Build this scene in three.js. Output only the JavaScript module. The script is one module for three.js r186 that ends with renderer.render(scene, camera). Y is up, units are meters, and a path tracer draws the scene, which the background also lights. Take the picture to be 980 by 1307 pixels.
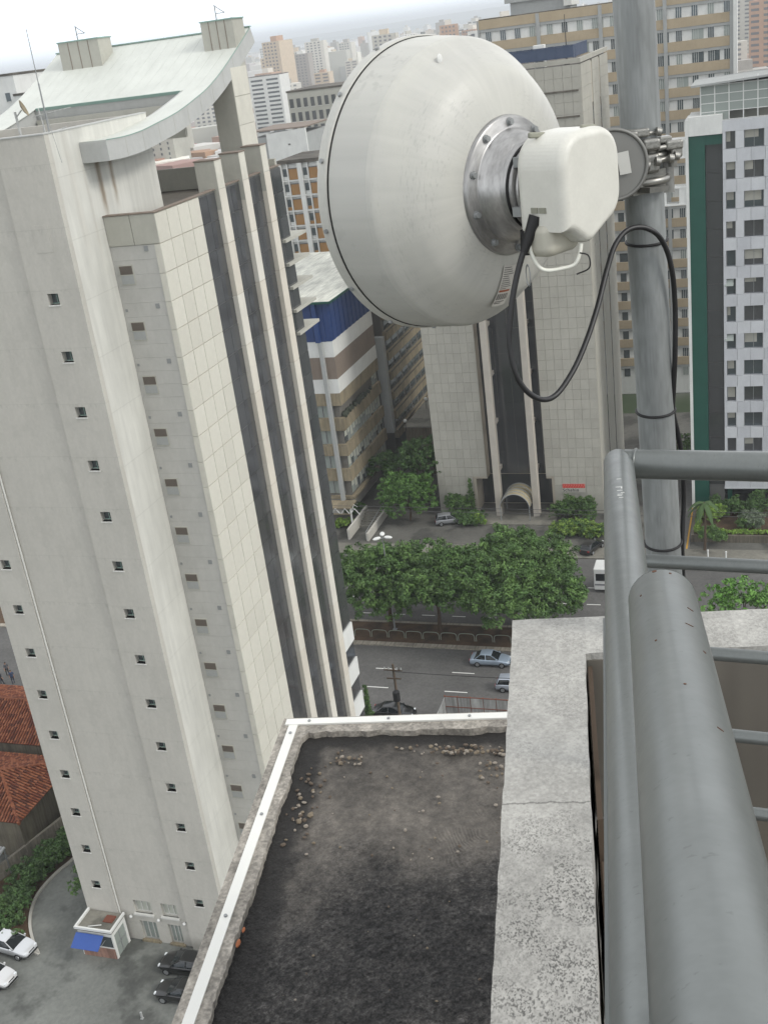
import * as THREE from 'three';
import { mergeGeometries } from 'three/addons/utils/BufferGeometryUtils.js';
import { RoundedBoxGeometry } from 'three/addons/geometries/RoundedBoxGeometry.js';
import { MarchingCubes } from 'three/addons/objects/MarchingCubes.js';

// ---------------------------------------------------------------- camera, sky, sun, exposure
const scene = new THREE.Scene();
const EYE = new THREE.Vector3(0, 62, 0);
const FPX = 1445, CX = 490, CY = 653.5;                     // focal length and centre in photo pixels
const CR = new THREE.Vector3(0.94689, -0.123561, -0.296869); // camera right
const CD = new THREE.Vector3(0.008505, -0.913278, 0.407247); // camera down
const CF = new THREE.Vector3(-0.321444, -0.388143, -0.863724); // camera forward
const camera = new THREE.PerspectiveCamera(2 * Math.atan(653.5 / FPX) * 180 / Math.PI, 980 / 1307, 0.05, 30000);
camera.position.copy(EYE);
camera.up.copy(CD).negate();
camera.lookAt(EYE.clone().add(CF));
scene.add(camera);

const renderer = new THREE.WebGLRenderer({ antialias: true });
renderer.toneMapping = THREE.LinearToneMapping;
renderer.toneMappingExposure = 1.22;
renderer.shadowMap.enabled = true;

let seed = 7;
function rnd() { seed |= 0; seed = seed + 0x6D2B79F5 | 0; let t = Math.imul(seed ^ seed >>> 15, 1 | seed); t = t + Math.imul(t ^ t >>> 7, 61 | t) ^ t; return ((t ^ t >>> 14) >>> 0) / 4294967296; }
const rr = (a, b) => a + (b - a) * rnd();
const hash = (x, y, s) => { let h = Math.imul(x, 374761393) + Math.imul(y, 668265263) + Math.imul(s, 2246822519); h = Math.imul(h ^ h >>> 13, 1274126177); return ((h ^ h >>> 16) >>> 0) / 4294967296; };
function vnoise(x, y, p, s) { // value noise with period p
  const xi = Math.floor(x), yi = Math.floor(y); let fx = x - xi, fy = y - yi; fx = fx * fx * (3 - 2 * fx); fy = fy * fy * (3 - 2 * fy);
  const m = (a) => ((a % p) + p) % p, x0 = m(xi), x1 = m(xi + 1), y0 = m(yi), y1 = m(yi + 1);
  const a = hash(x0, y0, s), b = hash(x1, y0, s), c = hash(x0, y1, s), d = hash(x1, y1, s);
  return a + (b - a) * fx + (c - a) * fy + (a - b - c + d) * fx * fy;
}
function fbm(u, v, p, o, s) { let t = 0, a = 0.5, n = 0; for (let i = 0; i < o; i++) { t += a * vnoise(u * p, v * p, p, s + i); n += a; a *= 0.55; p *= 2; } return t / n; }
const clamp = (x, a = 0, b = 1) => Math.min(b, Math.max(a, x)), sst = (a, b, x) => { x = clamp((x - a) / (b - a)); return x * x * (3 - 2 * x); };
const mix = (a, b, t) => a + (b - a) * t;

{ // overcast sky
  const w = 512, h = 256, d = new Float32Array(w * h * 4);
  for (let j = 0; j < h; j++) for (let i = 0; i < w; i++) {
    const v = j / h, el = (v - 0.5) * Math.PI, u = i / w;
    const n = fbm(u, v * 0.5, 6, 5, 11), n2 = fbm(u, v * 1.5, 14, 4, 23);
    const up = sst(-0.05, 0.5, el);
    let L = mix(1.95, 1.0, up) * (0.86 + 0.2 * n + 0.08 * n2);
    const k = (j * w + i) * 4;
    if (el < 0) L *= 0.6;
    const haze = 1 - sst(0.0, 0.1, el);
    d[k] = L * mix(0.98, 0.92, haze); d[k + 1] = L * 1.0; d[k + 2] = L * mix(1.03, 1.11, haze); d[k + 3] = 1;
  }
  const t = new THREE.DataTexture(d, w, h, THREE.RGBAFormat, THREE.FloatType);
  t.mapping = THREE.EquirectangularReflectionMapping; t.magFilter = t.minFilter = THREE.LinearFilter; t.wrapS = THREE.RepeatWrapping; t.needsUpdate = true;
  scene.background = t; scene.environment = t;
}
const sun = new THREE.DirectionalLight(new THREE.Color(1, 0.965, 0.905), 1.5);
sun.position.set(105, 84, 16 - 60); sun.target.position.set(0, 0, -60);
sun.castShadow = true; sun.shadow.radius = 28; sun.shadow.mapSize.set(4096, 4096);
Object.assign(sun.shadow.camera, { left: -160, right: 160, top: 160, bottom: -160, near: 1, far: 600 });
scene.add(sun, sun.target);
scene.fog = new THREE.FogExp2(new THREE.Color(0.92, 0.965, 1.0), 0.00024);

// ---------------------------------------------------------------- helpers
const V3 = (x, y, z) => new THREE.Vector3(x, y, z);
const ray = (px, py) => CR.clone().multiplyScalar(px - CX).addScaledVector(CD, py - CY).addScaledVector(CF, FPX);
const onY = (px, py, y = 0) => { const d = ray(px, py); return EYE.clone().addScaledVector(d, (y - EYE.y) / d.y); };
const onZ = (px, py, z) => { const d = ray(px, py); return EYE.clone().addScaledVector(d, (z - EYE.z) / d.z); };
const onX = (px, py, x) => { const d = ray(px, py); return EYE.clone().addScaledVector(d, (x - EYE.x) / d.x); };
const atD = (px, py, dep) => EYE.clone().addScaledVector(ray(px, py), dep / FPX);

const used = new Map();
function numbered(n) { const k = used.get(n) || 0; used.set(n, k + 1); return k ? n + '_' + String(k).padStart(3, '0') : n; }
function mesh(name, geo, m, parent) { const o = new THREE.Mesh(geo, m); o.name = name; o.castShadow = o.receiveShadow = true; if (parent) parent.add(o); return o; }
function tag(o, label, category, group, kind) { if (label) o.userData.label = label; if (category) o.userData.category = category; if (group) o.userData.group = group; if (kind) o.userData.kind = kind; return o; }
function thing(name, label, category, x = 0, y = 0, z = 0, ry = 0, group) { const g = new THREE.Group(); g.name = numbered(name); g.position.set(x, y, z); g.rotation.y = ry; scene.add(g); return tag(g, label, category, group); }
function single(name, geo, m, label, category, group, x = 0, y = 0, z = 0) { const o = mesh(numbered(name), geo, m, scene); o.position.set(x, y, z); return tag(o, label, category, group); }
function struct(name, geo, m, label) { const o = mesh(numbered(name), geo, m, scene); o.userData.kind = 'structure'; o.userData.label = label; return o; }
function copy(o, x, y, z, ry, label) { const c = o.clone(); c.name = numbered(o.name.replace(/_\d{3}$/, '')); c.position.set(x, y, z); if (ry !== undefined) c.rotation.y = ry; c.userData = { ...o.userData }; if (label) c.userData.label = label; scene.add(c); return c; }
function uvm(g) { // uv in metres, by the way each face points
  if (g.index) g = g.toNonIndexed();
  const p = g.attributes.position, n = g.attributes.normal, uv = new Float32Array(p.count * 2);
  for (let i = 0; i < p.count; i++) {
    const ax = Math.abs(n.getX(i)), ay = Math.abs(n.getY(i)), az = Math.abs(n.getZ(i));
    if (ay >= ax && ay >= az) { uv[2 * i] = p.getX(i); uv[2 * i + 1] = p.getZ(i); }
    else if (ax >= az) { uv[2 * i] = p.getZ(i); uv[2 * i + 1] = p.getY(i); }
    else { uv[2 * i] = p.getX(i); uv[2 * i + 1] = p.getY(i); }
  }
  g.setAttribute('uv', new THREE.BufferAttribute(uv, 2)); return g;
}
const bx = (x0, x1, y0, y1, z0, z1) => uvm(new THREE.BoxGeometry(Math.abs(x1 - x0), Math.abs(y1 - y0), Math.abs(z1 - z0)).translate((x0 + x1) / 2, (y0 + y1) / 2, (z0 + z1) / 2));
const bxr = (x0, x1, y0, y1, z0, z1, r) => uvm(new RoundedBoxGeometry(x1 - x0, y1 - y0, z1 - z0, 2, r).translate((x0 + x1) / 2, (y0 + y1) / 2, (z0 + z1) / 2));
const MG = (l) => mergeGeometries(l.map((g) => { const q = g.index ? g.toNonIndexed() : g; for (const k of Object.keys(q.attributes)) if (!['position', 'normal', 'uv', 'color'].includes(k)) q.deleteAttribute(k); return q; }));
function rod(a, b, r, r2 = r, seg = 12) { const d = b.clone().sub(a), g = new THREE.CylinderGeometry(r2, r, d.length(), seg); g.applyQuaternion(new THREE.Quaternion().setFromUnitVectors(V3(0, 1, 0), d.clone().normalize())); const m = a.clone().add(b).multiplyScalar(0.5); return g.translate(m.x, m.y, m.z); }
function bar(a, b, w, h) { // rectangular bar from a to b
  const d = b.clone().sub(a), L = d.length(), m = new THREE.Matrix4().lookAt(a, b, Math.abs(d.y) > 0.95 * L ? V3(1, 0, 0) : V3(0, 1, 0)); const g = uvm(new THREE.BoxGeometry(w, h, L)); g.applyMatrix4(m); const c = a.clone().add(b).multiplyScalar(0.5); return g.translate(c.x, c.y, c.z);
}
function prism(pts, y0, y1) { // extrude a plan polygon [[x,z],...] upward
  const s = new THREE.Shape(pts.map(([x, z]) => new THREE.Vector2(x, -z))); const g = new THREE.ExtrudeGeometry(s, { depth: y1 - y0, bevelEnabled: false }); g.rotateX(-Math.PI / 2); g.translate(0, y0, 0); return uvm(g);
}
function sheet(pts, y) { const s = new THREE.Shape(pts.map(([x, z]) => new THREE.Vector2(x, -z))); const g = new THREE.ShapeGeometry(s); g.rotateX(-Math.PI / 2); g.translate(0, y, 0); return uvm(g); }
const rect = (x0, x1, z0, z1) => [[x0, z0], [x1, z0], [x1, z1], [x0, z1]];
function wallHoles(x0, x1, y0, y1, t, holes) { // wall in the xy plane, front at z = 0, thickness t backwards
  const s = new THREE.Shape([V2(x0, y0), V2(x1, y0), V2(x1, y1), V2(x0, y1)]);
  for (const [a, b, c, d] of holes) s.holes.push(new THREE.Path([V2(a, c), V2(a, d), V2(b, d), V2(b, c)]));
  return uvm(new THREE.ExtrudeGeometry(s, { depth: t, bevelEnabled: false }).translate(0, 0, -t));
}
function V2(x, y) { return new THREE.Vector2(x, y); }

// ---------------------------------------------------------------- textures and materials
function tex(w, h, fn, tile, srgb = true) {
  const d = new Uint8Array(w * h * 4);
  for (let j = 0; j < h; j++) for (let i = 0; i < w; i++) { const c = fn(i / w, j / h), k = (j * w + i) * 4; d[k] = clamp(c[0]) * 255; d[k + 1] = clamp(c[1]) * 255; d[k + 2] = clamp(c[2]) * 255; d[k + 3] = 255; }
  const t = new THREE.DataTexture(d, w, h); t.wrapS = t.wrapT = THREE.RepeatWrapping; t.magFilter = THREE.LinearFilter; t.minFilter = THREE.LinearMipmapLinearFilter; t.generateMipmaps = true;
  if (srgb) t.colorSpace = THREE.SRGBColorSpace; if (tile) t.repeat.set(1 / tile[0], 1 / (tile[1] || tile[0])); t.needsUpdate = true; return t;
}
const S = (r, g, b) => new THREE.Color().setRGB(r, g, b, THREE.SRGBColorSpace);
function M(color, roughness = 0.85, o = {}) { return new THREE.MeshStandardMaterial({ color, roughness, metalness: 0, ...o }); }
// grime: neutral mottling that multiplies a paint colour
const grime = tex(512, 512, (u, v) => { const a = fbm(u, v, 4, 6, 3), s = fbm(u, v * 0.25, 32, 4, 9), f = fbm(u, v, 64, 3, 5); const k = 0.9 + 0.09 * (a - 0.5) + 0.045 * (s - 0.5) + 0.03 * f; return [k, k, k * 0.99]; }, [9, 9]);
const grimeHeavy = tex(512, 512, (u, v) => { const a = fbm(u, v, 4, 6, 43), s = fbm(u, v * 0.12, 48, 4, 19), f = fbm(u, v, 64, 3, 45); const k = 0.8 + 0.3 * (a - 0.5) + 0.34 * (s - 0.5) + 0.08 * f; return [k, k * 0.99, k * 0.965]; }, [7, 11]);
const frontT = tex(1024, 1024, (u, v) => { const a = fbm(u, v, 4, 6, 203), s = fbm(u, v * 0.2, 40, 4, 209), f = fbm(u, v, 90, 3, 205), m = fbm(u, v, 9, 5, 207), q = fbm(u, v * 0.5, 70, 3, 211); let k = 0.9 + 0.06 * (a - 0.5) + 0.035 * (s - 0.5) + 0.04 * (f - 0.5); const y = (v * 4) % 1, jt = Math.abs(y - 0.5 + 0.004 * (m - 0.5)); if (jt < 0.006) k *= 0.965; k *= 1 - 0.05 * sst(0.56, 0.7, q) * sst(0.14, 0.0, 0.5 - y) * (y < 0.5 ? 1 : 0); k *= 1 - 0.016 * sst(0.55, 0.66, m); return [k, k * 0.998, k * 0.985]; }, [10.5, 13.948]);
const roughBump = tex(512, 512, (u, v) => { const a = fbm(u, v, 16, 6, 33); return [a, a, a]; }, [2, 2], false);
const asphaltT = tex(1024, 1024, (u, v) => { const a = fbm(u, v, 4, 6, 61), b = fbm(u, v, 128, 3, 62), c = fbm(u * 0.3, v, 12, 4, 63); const k = 0.78 + 0.24 * (a - 0.5) + 0.16 * (b - 0.5) + 0.16 * (c - 0.5); return [k, k, k]; }, [24, 24]);
const lotT = tex(1024, 1024, (u, v) => { const a = fbm(u, v, 5, 6, 71), b = fbm(u, v, 100, 3, 72), c = sst(0.5, 0.72, fbm(u, v, 9, 5, 73)); const k = 0.84 + 0.3 * (a - 0.5) + 0.14 * (b - 0.5) - 0.2 * c; return [k, k, k * 0.98]; }, [22, 22]);
const soilT = tex(512, 512, (u, v) => { const a = fbm(u, v, 6, 6, 81); const k = 0.7 + 0.6 * (a - 0.5); return [k, k * 0.97, k * 0.9]; }, [6, 6]);

const mat = {
  wallGrey: M(S(0.785, 0.775, 0.75), 0.9, { map: frontT, bumpMap: roughBump, bumpScale: 0.004 }),
  wallPale: M(S(0.84, 0.84, 0.825), 0.9, { map: grime }),
  panel: [0.0, 0.012, -0.014, 0.006].map((d) => M(S(0.825 + d, 0.815 + d, 0.775 + d), 0.75, { map: grime })),
  panelGrey: M(S(0.72, 0.715, 0.68), 0.85, { map: grime }),
  joint: M(S(0.66, 0.63, 0.575), 0.95),
  ribbed: M(S(0.755, 0.75, 0.735), 0.7, { map: grime }),
  darkIn: M(S(0.42, 0.42, 0.41), 0.9),
  darkGlass: [0, 1, 2].map((i) => new THREE.MeshPhysicalMaterial({ color: S(0.36 + 0.02 * i, 0.365 + 0.02 * i, 0.37 + 0.02 * i), roughness: 0.09 + 0.03 * i, metalness: 0.55, specularIntensity: 1 })),
  winGlass: new THREE.MeshPhysicalMaterial({ color: S(0.36, 0.39, 0.40), roughness: 0.08, metalness: 0.4 }),
  paleGlass: new THREE.MeshPhysicalMaterial({ color: S(0.55, 0.58, 0.56), roughness: 0.25, metalness: 0 }),
  curtain: M(S(0.66, 0.67, 0.63), 0.9),
  finTone: [0, 1, 2].map((i) => M(S([0.87, 0.855, 0.84][i], [0.855, 0.835, 0.815][i], [0.82, 0.795, 0.77][i]), 0.8, { map: grime })),
  metalRoof: M(S(0.82, 0.832, 0.81), 0.5, { map: grime }),
  metalEdge: M(S(0.74, 0.745, 0.74), 0.6, { map: grime }),
  greenEdge: M(S(0.52, 0.62, 0.58), 0.7),
  roofDark: M(S(0.42, 0.40, 0.37), 0.95, { map: lotT }),
  concrete: M(S(0.66, 0.64, 0.60), 0.95, { map: grimeHeavy, bumpMap: roughBump, bumpScale: 0.005 }),
  asphalt: M(S(0.455, 0.45, 0.44), 0.95, { map: asphaltT }),
  lot: M(S(0.50, 0.51, 0.50), 0.95, { map: lotT }),
  pave: M(S(0.55, 0.54, 0.51), 0.95, { map: lotT }),
  soil: M(S(0.42, 0.34, 0.27), 1, { map: soilT }),
  lawn: M(S(0.25, 0.34, 0.15), 1, { map: soilT }),
  paint: M(S(0.86, 0.86, 0.84), 0.8),
  tileStone: [0, 1, 2, 3].map((i) => M(S(0.685 + 0.008 * i, 0.675 + 0.008 * i, 0.64 + 0.008 * i), 0.75, { map: grime })),
  finPink: M(S(0.73, 0.705, 0.67), 0.8, { map: grime }),
  blue: M(S(0.13, 0.245, 0.46), 0.55, { map: grime }),
  blueDark: M(S(0.08, 0.16, 0.40), 0.6),
  beige: M(S(0.61, 0.57, 0.485), 0.85, { map: grimeHeavy }),
  tan: M(S(0.70, 0.64, 0.545), 0.85, { map: grime }),
  greyBand: M(S(0.66, 0.67, 0.67), 0.85, { map: grime }),
  brownBand: M(S(0.52, 0.47, 0.43), 0.85, { map: grime }),
  white: M(S(0.88, 0.885, 0.88), 0.8, { map: grime }),
  greenPaint: M(S(0.05, 0.31, 0.26), 0.5, { map: grime }),
  orange: M(S(0.66, 0.50, 0.31), 0.8, { map: grime }),
  gridTile: [0, 1, 2].map((i) => M(S(0.765 + 0.02 * i, 0.775 + 0.02 * i, 0.80 + 0.018 * i), 0.6, { map: grime })),
  louvre: M(S(0.40, 0.37, 0.34), 0.7),
  trunk: M(S(0.30, 0.25, 0.20), 1),
  steelGrey: M(S(0.55, 0.56, 0.56), 0.5, { metalness: 0.3 }),
  black: M(S(0.07, 0.07, 0.075), 0.6),
  rubber: M(S(0.06, 0.06, 0.06), 0.8),
};

// ---------------------------------------------------------------- ground, avenue, car park
struct('ground', sheet(rect(-9000, 9000, -14000, 2500), -0.06), M(S(0.50, 0.51, 0.49), 1, { map: tex(512, 512, (u, v) => { const a = fbm(u, v, 8, 6, 91), g = sst(0.5, 0.65, fbm(u, v, 14, 4, 92)); const k = 0.75 + 0.5 * (a - 0.5); return [mix(k, k * 0.6, g), mix(k, k * 0.72, g), mix(k * 0.96, k * 0.5, g)]; }, [420, 420]) }), 'hazy city ground stretching to the horizon');
struct('avenue', sheet(rect(-420, 320, -124.5, -88.2), 0), mat.asphalt, 'grey asphalt avenue with two carriageways');
struct('car_park', sheet([[-90, -84.4], [-12, -84.4], [-12, -8], [-90, -8]], 0.0), mat.lot, 'patchy grey paved yard round the tower');
struct('near_pavement', bx(-420, 320, -0.05, 0.13, -88.2, -84.4), mat.pave, 'near pavement of the avenue');
struct('far_pavement', bx(-420, 320, -0.05, 0.13, -127.6, -124.5), mat.pave, 'far pavement of the avenue');
struct('far_lots', sheet(rect(-420, 320, -178, -127.6), 0.05), M(S(0.42, 0.415, 0.40), 0.95, { map: lotT }), 'paved forecourts beyond the avenue');
{ // median with kerbs and soil
  struct('median', bx(-420, 320, -0.05, 0.12, -106.9, -102.6), mat.soil, 'earth median planted with trees');
  for (const [z0, z1] of [[-102.6, -101.9], [-107.3, -106.9]]) struct('median_kerb', bx(-420, 320, -0.05, 0.15, z0, z1), mat.concrete, 'pale kerb of the planted median');
}
{ // painted lane dashes
  const dash = uvm(new THREE.BoxGeometry(2.4, 0.004, 0.13));
  for (const [z, off] of [[-97.3, -38.3], [-93.7, -38.2], [-109.1, -33.3], [-113, -33], [-117, -33.4]]) for (let k = -5; k < 6; k++) {
    const o = struct('lane_marking', dash, mat.paint, 'white painted lane dash'); o.position.set(off + k * (z < -105 ? 3.6 : 8.4), 0.008, z);
    if (z < -105) o.scale.x = 0.65;
  }
}

// ---------------------------------------------------------------- the pale office tower with the swooping roof
{
  const TX = -37.81, TZ = -56.53;
  const T = thing('office_tower', 'tall pale office tower with swooping metal roof and white panelled wing', 'tower', TX, 0, TZ);
  // local x = along the front, local z = minus depth behind the front
  const FL = 3.487;
  const winY = Array.from({ length: 14 }, (_, k) => 50.04 - FL * k), winYL = Array.from({ length: 15 }, (_, k) => 52.9 - 3.404 * k);
  const strips = [['right', -3.3, 0, winY, -1.85], ['left', -11.9, -9.2, winYL, -10.5]];
  for (const [, x0, x1, ys, cx] of strips) {
    const holes = ys.map((y) => [cx - 0.36, cx + 0.36, y - 0.33, y + 0.33]);
    mesh('front_wall', wallHoles(x0, x1, 0, 59.1, 0.45, holes), mat.wallGrey, T);
    ys.forEach((y) => {
      const w = mesh('window', bx(cx - 0.36, cx + 0.36, y - 0.33, y + 0.33, -0.43, -0.40), mat.winGlass, T);
      mesh('frame', MG([bx(cx - 0.02, cx + 0.02, y - 0.33, y + 0.33, -0.40, -0.37), bx(cx - 0.36, cx + 0.36, y - 0.33, y - 0.28, -0.40, -0.36)]), mat.greenEdge, w);
      mesh('sill', bx(cx - 0.42, cx + 0.42, y - 0.41, y - 0.33, -0.3, 0.05), mat.wallPale, w);
    });
  }
  { // recessed middle of the front with the ground-floor windows and doors
    const holes = [[-7.75, -6.25, 2.75, 3.95], [-5.4, -4.05, 2.75, 3.95], [-7.6, -6.2, 0.05, 1.95], [-5.2, -4.1, 0.05, 1.95]];
    const m = mesh('front_wall', wallHoles(-9.2, -3.3, 0, 59.1, 0.4, holes), mat.wallGrey, T); m.position.z = -0.22;
    holes.forEach(([a, b, c, d], i) => {
      const w = mesh(i < 2 ? 'window' : 'door', bx(a, b, c, d, -0.56, -0.52), i < 2 ? mat.curtain : mat.paleGlass, T);
      const n = 3, f = [];
      for (let k = 0; k <= n; k++) { const x = mix(a + 0.04, b - 0.04, k / n); f.push(bx(x - 0.035, x + 0.035, c, d, -0.519, -0.47)); }
      f.push(bx(a, b, d - 0.07, d, -0.5189, -0.466)); f.push(bx(a, b, c, c + 0.07, -0.5189, -0.466));
      mesh('frame', MG(f), mat.wallPale, w);
      mesh('lintel', bx(a - 0.1, b + 0.1, i < 2 ? c - 0.16 : c - 0.05, i < 2 ? c : c + 0.12, -0.3, -0.05), i < 2 ? mat.wallPale : mat.beige, w);
    });
    for (const x of [-8.2, -5.8, -3.6]) mesh('wall_lamp', new THREE.SphereGeometry(0.14, 12, 8).translate(x, 2.35, -0.1), mat.white, T);
    mesh('downpipe', rod(V3(-9.12, 0.2, -0.13), V3(-9.12, 58.6, -0.13), 0.07), mat.wallPale, T);
  }
  mesh('access_hatch', bx(-2.15, -1.1, 52.75, 54.3, 0.002, 0.02), mat.wallGrey, T);
  { // bright side wall with its own weathering map: faint pour joints, brown run-off below the canopy corner
    const t = tex(512, 2048, (u, v) => {
      const b = u * 11.7, y = v * 59.1; let k = 0.90 + 0.14 * (fbm(u, v * 4, 5, 6, 101) - 0.5) + 0.1 * (fbm(u, v * 0.4, 40, 4, 102) - 0.5);
      const fl = ((y - 0.9) % 3.487 + 3.487) % 3.487; if (fl < 0.06) k *= 0.955;
      let c = [k, k, k * 0.985];
      for (const [sb, sw, y0, y1] of [[4.75, 0.2, 53.6, 57.1], [6.2, 0.16, 54.3, 57.1], [1.9, 0.25, 52, 59], [3.2, 0.12, 51, 57]]) {
        const e = sst(sw * 2.2, 0, Math.abs(b - sb + 0.15 * (fbm(0.3, v * 6, 16, 3, 103) - 0.5))) * sst(y0 - 0.6, y0 + 1.8, y) * (y < y1 ? 1 : 0) * (0.35 + 0.9 * fbm(u, v, 60, 3, 104)) * (sb > 4 ? 0.8 : 0.1);
        c = [c[0] * (1 - 0.42 * e), c[1] * (1 - 0.5 * e), c[2] * (1 - 0.58 * e)];
      }
      return c;
    });
    const g = new THREE.BoxGeometry(0.4, 59.1, 11.7 - 0.44).translate(-0.2, 29.55, -(11.7 + 0.44) / 2);
    const p = g.attributes.position, uv = g.attributes.uv; for (let i = 0; i < p.count; i++) uv.setXY(i, -p.getZ(i) / 11.7, p.getY(i) / 59.1);
    mesh('side_wall', g, M(S(0.85, 0.848, 0.83), 0.85, { map: t, bumpMap: roughBump, bumpScale: 0.003 }), T);
  }
  mesh('core_wall', MG([bx(-11.9, -11.5, 0, 59.1, -11.7, -0.44), bx(-11.5, -0.4, 0, 59.1, -11.7, -11.3)]), mat.wallGrey, T);
  mesh('terrace', bx(-11.5, -0.4, 57.2, 57.5, -11.3, -0.63), mat.roofDark, T);
  mesh('coping', MG([bx(-11.95, 0.04, 59.1, 59.17, -0.5, 0.05), bx(-0.45, 0.04, 59.1, 59.17, -11.7, -0.5), bx(-11.95, -11.45, 59.1, 59.17, -11.7, -0.5)]), mat.metalEdge, T);
  // wing: body, parapet, roof
  const XF = 3.49, b0 = 4.1, bE = 10.0, bF = 23.8, WT = 53.9;
  mesh('wing_wall', MG([bx(-11.9, XF - 0.12, 0, 52.6, -bF + 0.06, -11.7), bx(0.02, XF - 0.12, 0, 52.6, -11.7, -b0 - 0.1)]), mat.panelGrey, T);
  mesh('wing_roof', MG([bx(-11.8, XF - 0.3, 52.6, 52.8, -bF + 0.2, -11.72), bx(0.05, XF - 0.3, 52.6, 52.8, -11.72, -b0 - 0.3)]), mat.roofDark, T);
  mesh('parapet', MG([bx(XF - 0.34, XF - 0.14, 52.6, WT - 0.02, -bF + 0.1, -b0 - 0.15), bx(-11.9, XF - 0.34, 52.6, 54.4, -bF - 0.1, -bF + 0.15), bx(-11.9, -11.6, 52.6, 54.4, -bF + 0.15, -11.7)]), mat.panelGrey, T);
  mesh('parapet_coping', MG([bx(XF - 0.4, XF + 0.05, WT, WT + 0.06, -bF, -b0 + 0.05), bx(0.01, XF - 0.4, WT, WT + 0.06, -b0 - 0.5, -b0 + 0.05)]), mat.brownBand, T);
  // gable side of the wing facing the front: two beige head panels, ribbed sheet below, louvres, vents
  for (const [x0, x1] of [[0.02, 1.75], [1.78, XF - 0.02]]) mesh('panel', bxr(x0, x1, 52.12, WT - 0.02, -b0 - 0.13, -b0, 0.02), mat.panelGrey, T);
  {
    const rib = []; for (let y = 0.06; y < 51.5; y += 0.8672) rib.push(bx(0.02, XF - 0.42, y, y + 0.859, -b0 - 0.13, -b0 - 0.06)); mesh('ribbed_cladding', MG(rib), mat.ribbed, T).userData.kind = 'stuff';
    mesh('joint_backing', bx(0.02, XF - 0.4, 0, 52.1, -b0 - 0.2, -b0 - 0.131), mat.ribbed, T);
    for (let k = 0; k < 30; k++) mesh('edge_panel', bx(XF - 0.41, XF - 0.02, 52.09 - FL / 2 * (k + 1) + 0.015, 52.09 - FL / 2 * k - 0.015, -b0 - 0.13, -b0 - 0.0), mat.panel[k % 4], T);
    const louvreG = [bx(-0.47, 0.47, -0.6, 0.6, 0, 0.05)], slat = [];
    for (let i = 0; i < 7; i++) slat.push(bx(-0.43, 0.43, 0.06 + i * 0.07, 0.085 + i * 0.07, 0.05, 0.075));
    const lg = louvreG[0], lh = bx(-0.43, 0.43, 0.04, 0.55, 0.051, 0.06), sg = MG(slat), lo = bx(-0.43, 0.43, -0.54, -0.02, 0.051, 0.062);
    for (let k = 0; k < 15; k++) {
      const w = mesh('louvre_window', lg, mat.panelGrey, T); w.position.set(0.82, 50.36 - FL * k, -b0 - 0.058);
      mesh('vent_opening', lh, mat.louvre, w); mesh('slats', sg, mat.louvre, w); mesh('lower_panel', lo, mat.greyBand, w);
      const v = mesh('vent_grille', bx(-0.13, 0.13, -0.15, 0.15, 0, 0.04), mat.steelGrey, T); v.position.set(2.45, 51.87 - FL * k, -b0 - 0.058);
      if (k % 1 === 0) { const v2 = mesh('vent_grille', bx(-0.07, 0.07, -0.08, 0.08, 0, 0.03), mat.steelGrey, T); v2.position.set(0.25, 48.2 - FL * k, -b0 - 0.058); }
    }
  }
  // white panels on the long face
  const nRow = 31, ph = FL / 2;
  mesh('joint_backing', bx(XF - 0.12, XF - 0.06, 0, WT - 0.03, -bE, -b0 - 0.02), mat.joint, T);
  const pw = (bE - b0) / 4, pg = bxr(-0.03, 0.05, -ph / 2 + 0.02, ph / 2 - 0.02, -pw / 2 + 0.02, pw / 2 - 0.02, 0.012);
  for (let r = 0; r < nRow; r++) for (let c = 0; c < 4; c++) { const o = mesh('panel', pg, mat.panel[(hash(r, c, 5) * 4) | 0], T); o.position.set(XF - 0.05 + (hash(r, c, 6) - 0.5) * 0.012, WT - 0.05 - ph * (r + 0.5), -(b0 + pw * (c + 0.5))); }
  // dark glazed bays between the fins
  const fins = [[12.45, 13.5], [16.3, 17.3], [20.0, 21.05]], bays = [[bE, 12.45], [13.5, 16.3], [17.3, 20.0], [21.05, bF]];
  const nG = 30; 
  mesh('spandrel_backing', bx(XF - 0.12, XF - 0.09, 0, WT - 0.1, -bF + 0.05, -bE - 0.01), mat.darkIn, T);
  bays.forEach(([p, q], bi) => {
    const n = bi === 0 ? 2 : 2, w = (q - p) / n, g = bx(-0.02, 0.02, -ph / 2 + 0.025, ph / 2 - 0.025, -w / 2 + 0.02, w / 2 - 0.02);
    for (let r = 0; r < nG; r++) for (let c = 0; c < n; c++) {
      if (bi === 3 && r >= 22 && r % 2 === 0) { if (c === 0) mesh('white_spandrel', bx(XF - 0.08, XF + 0.1, WT - 0.12 - ph * (r + 1), WT - 0.12 - ph * r, -q, -p), mat.white, T); continue; }
      const o = mesh('glass_pane', g, mat.darkGlass[(hash(r, c, 17 + bi) * 3) | 0], T);
      o.position.set(XF - 0.055, WT - 0.12 - ph * (r + 0.5), -(p + w * (c + 0.5)));
      o.rotation.z = (hash(r, c, 18 + bi) - 0.5) * 0.009; o.rotation.y = (hash(r, c, 19 + bi) - 0.5) * 0.009;
      if (hash(r, c, 29 + bi) > 0.985) { o.rotation.z = -0.16; o.position.x += 0.15; }
    }
  });
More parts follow.
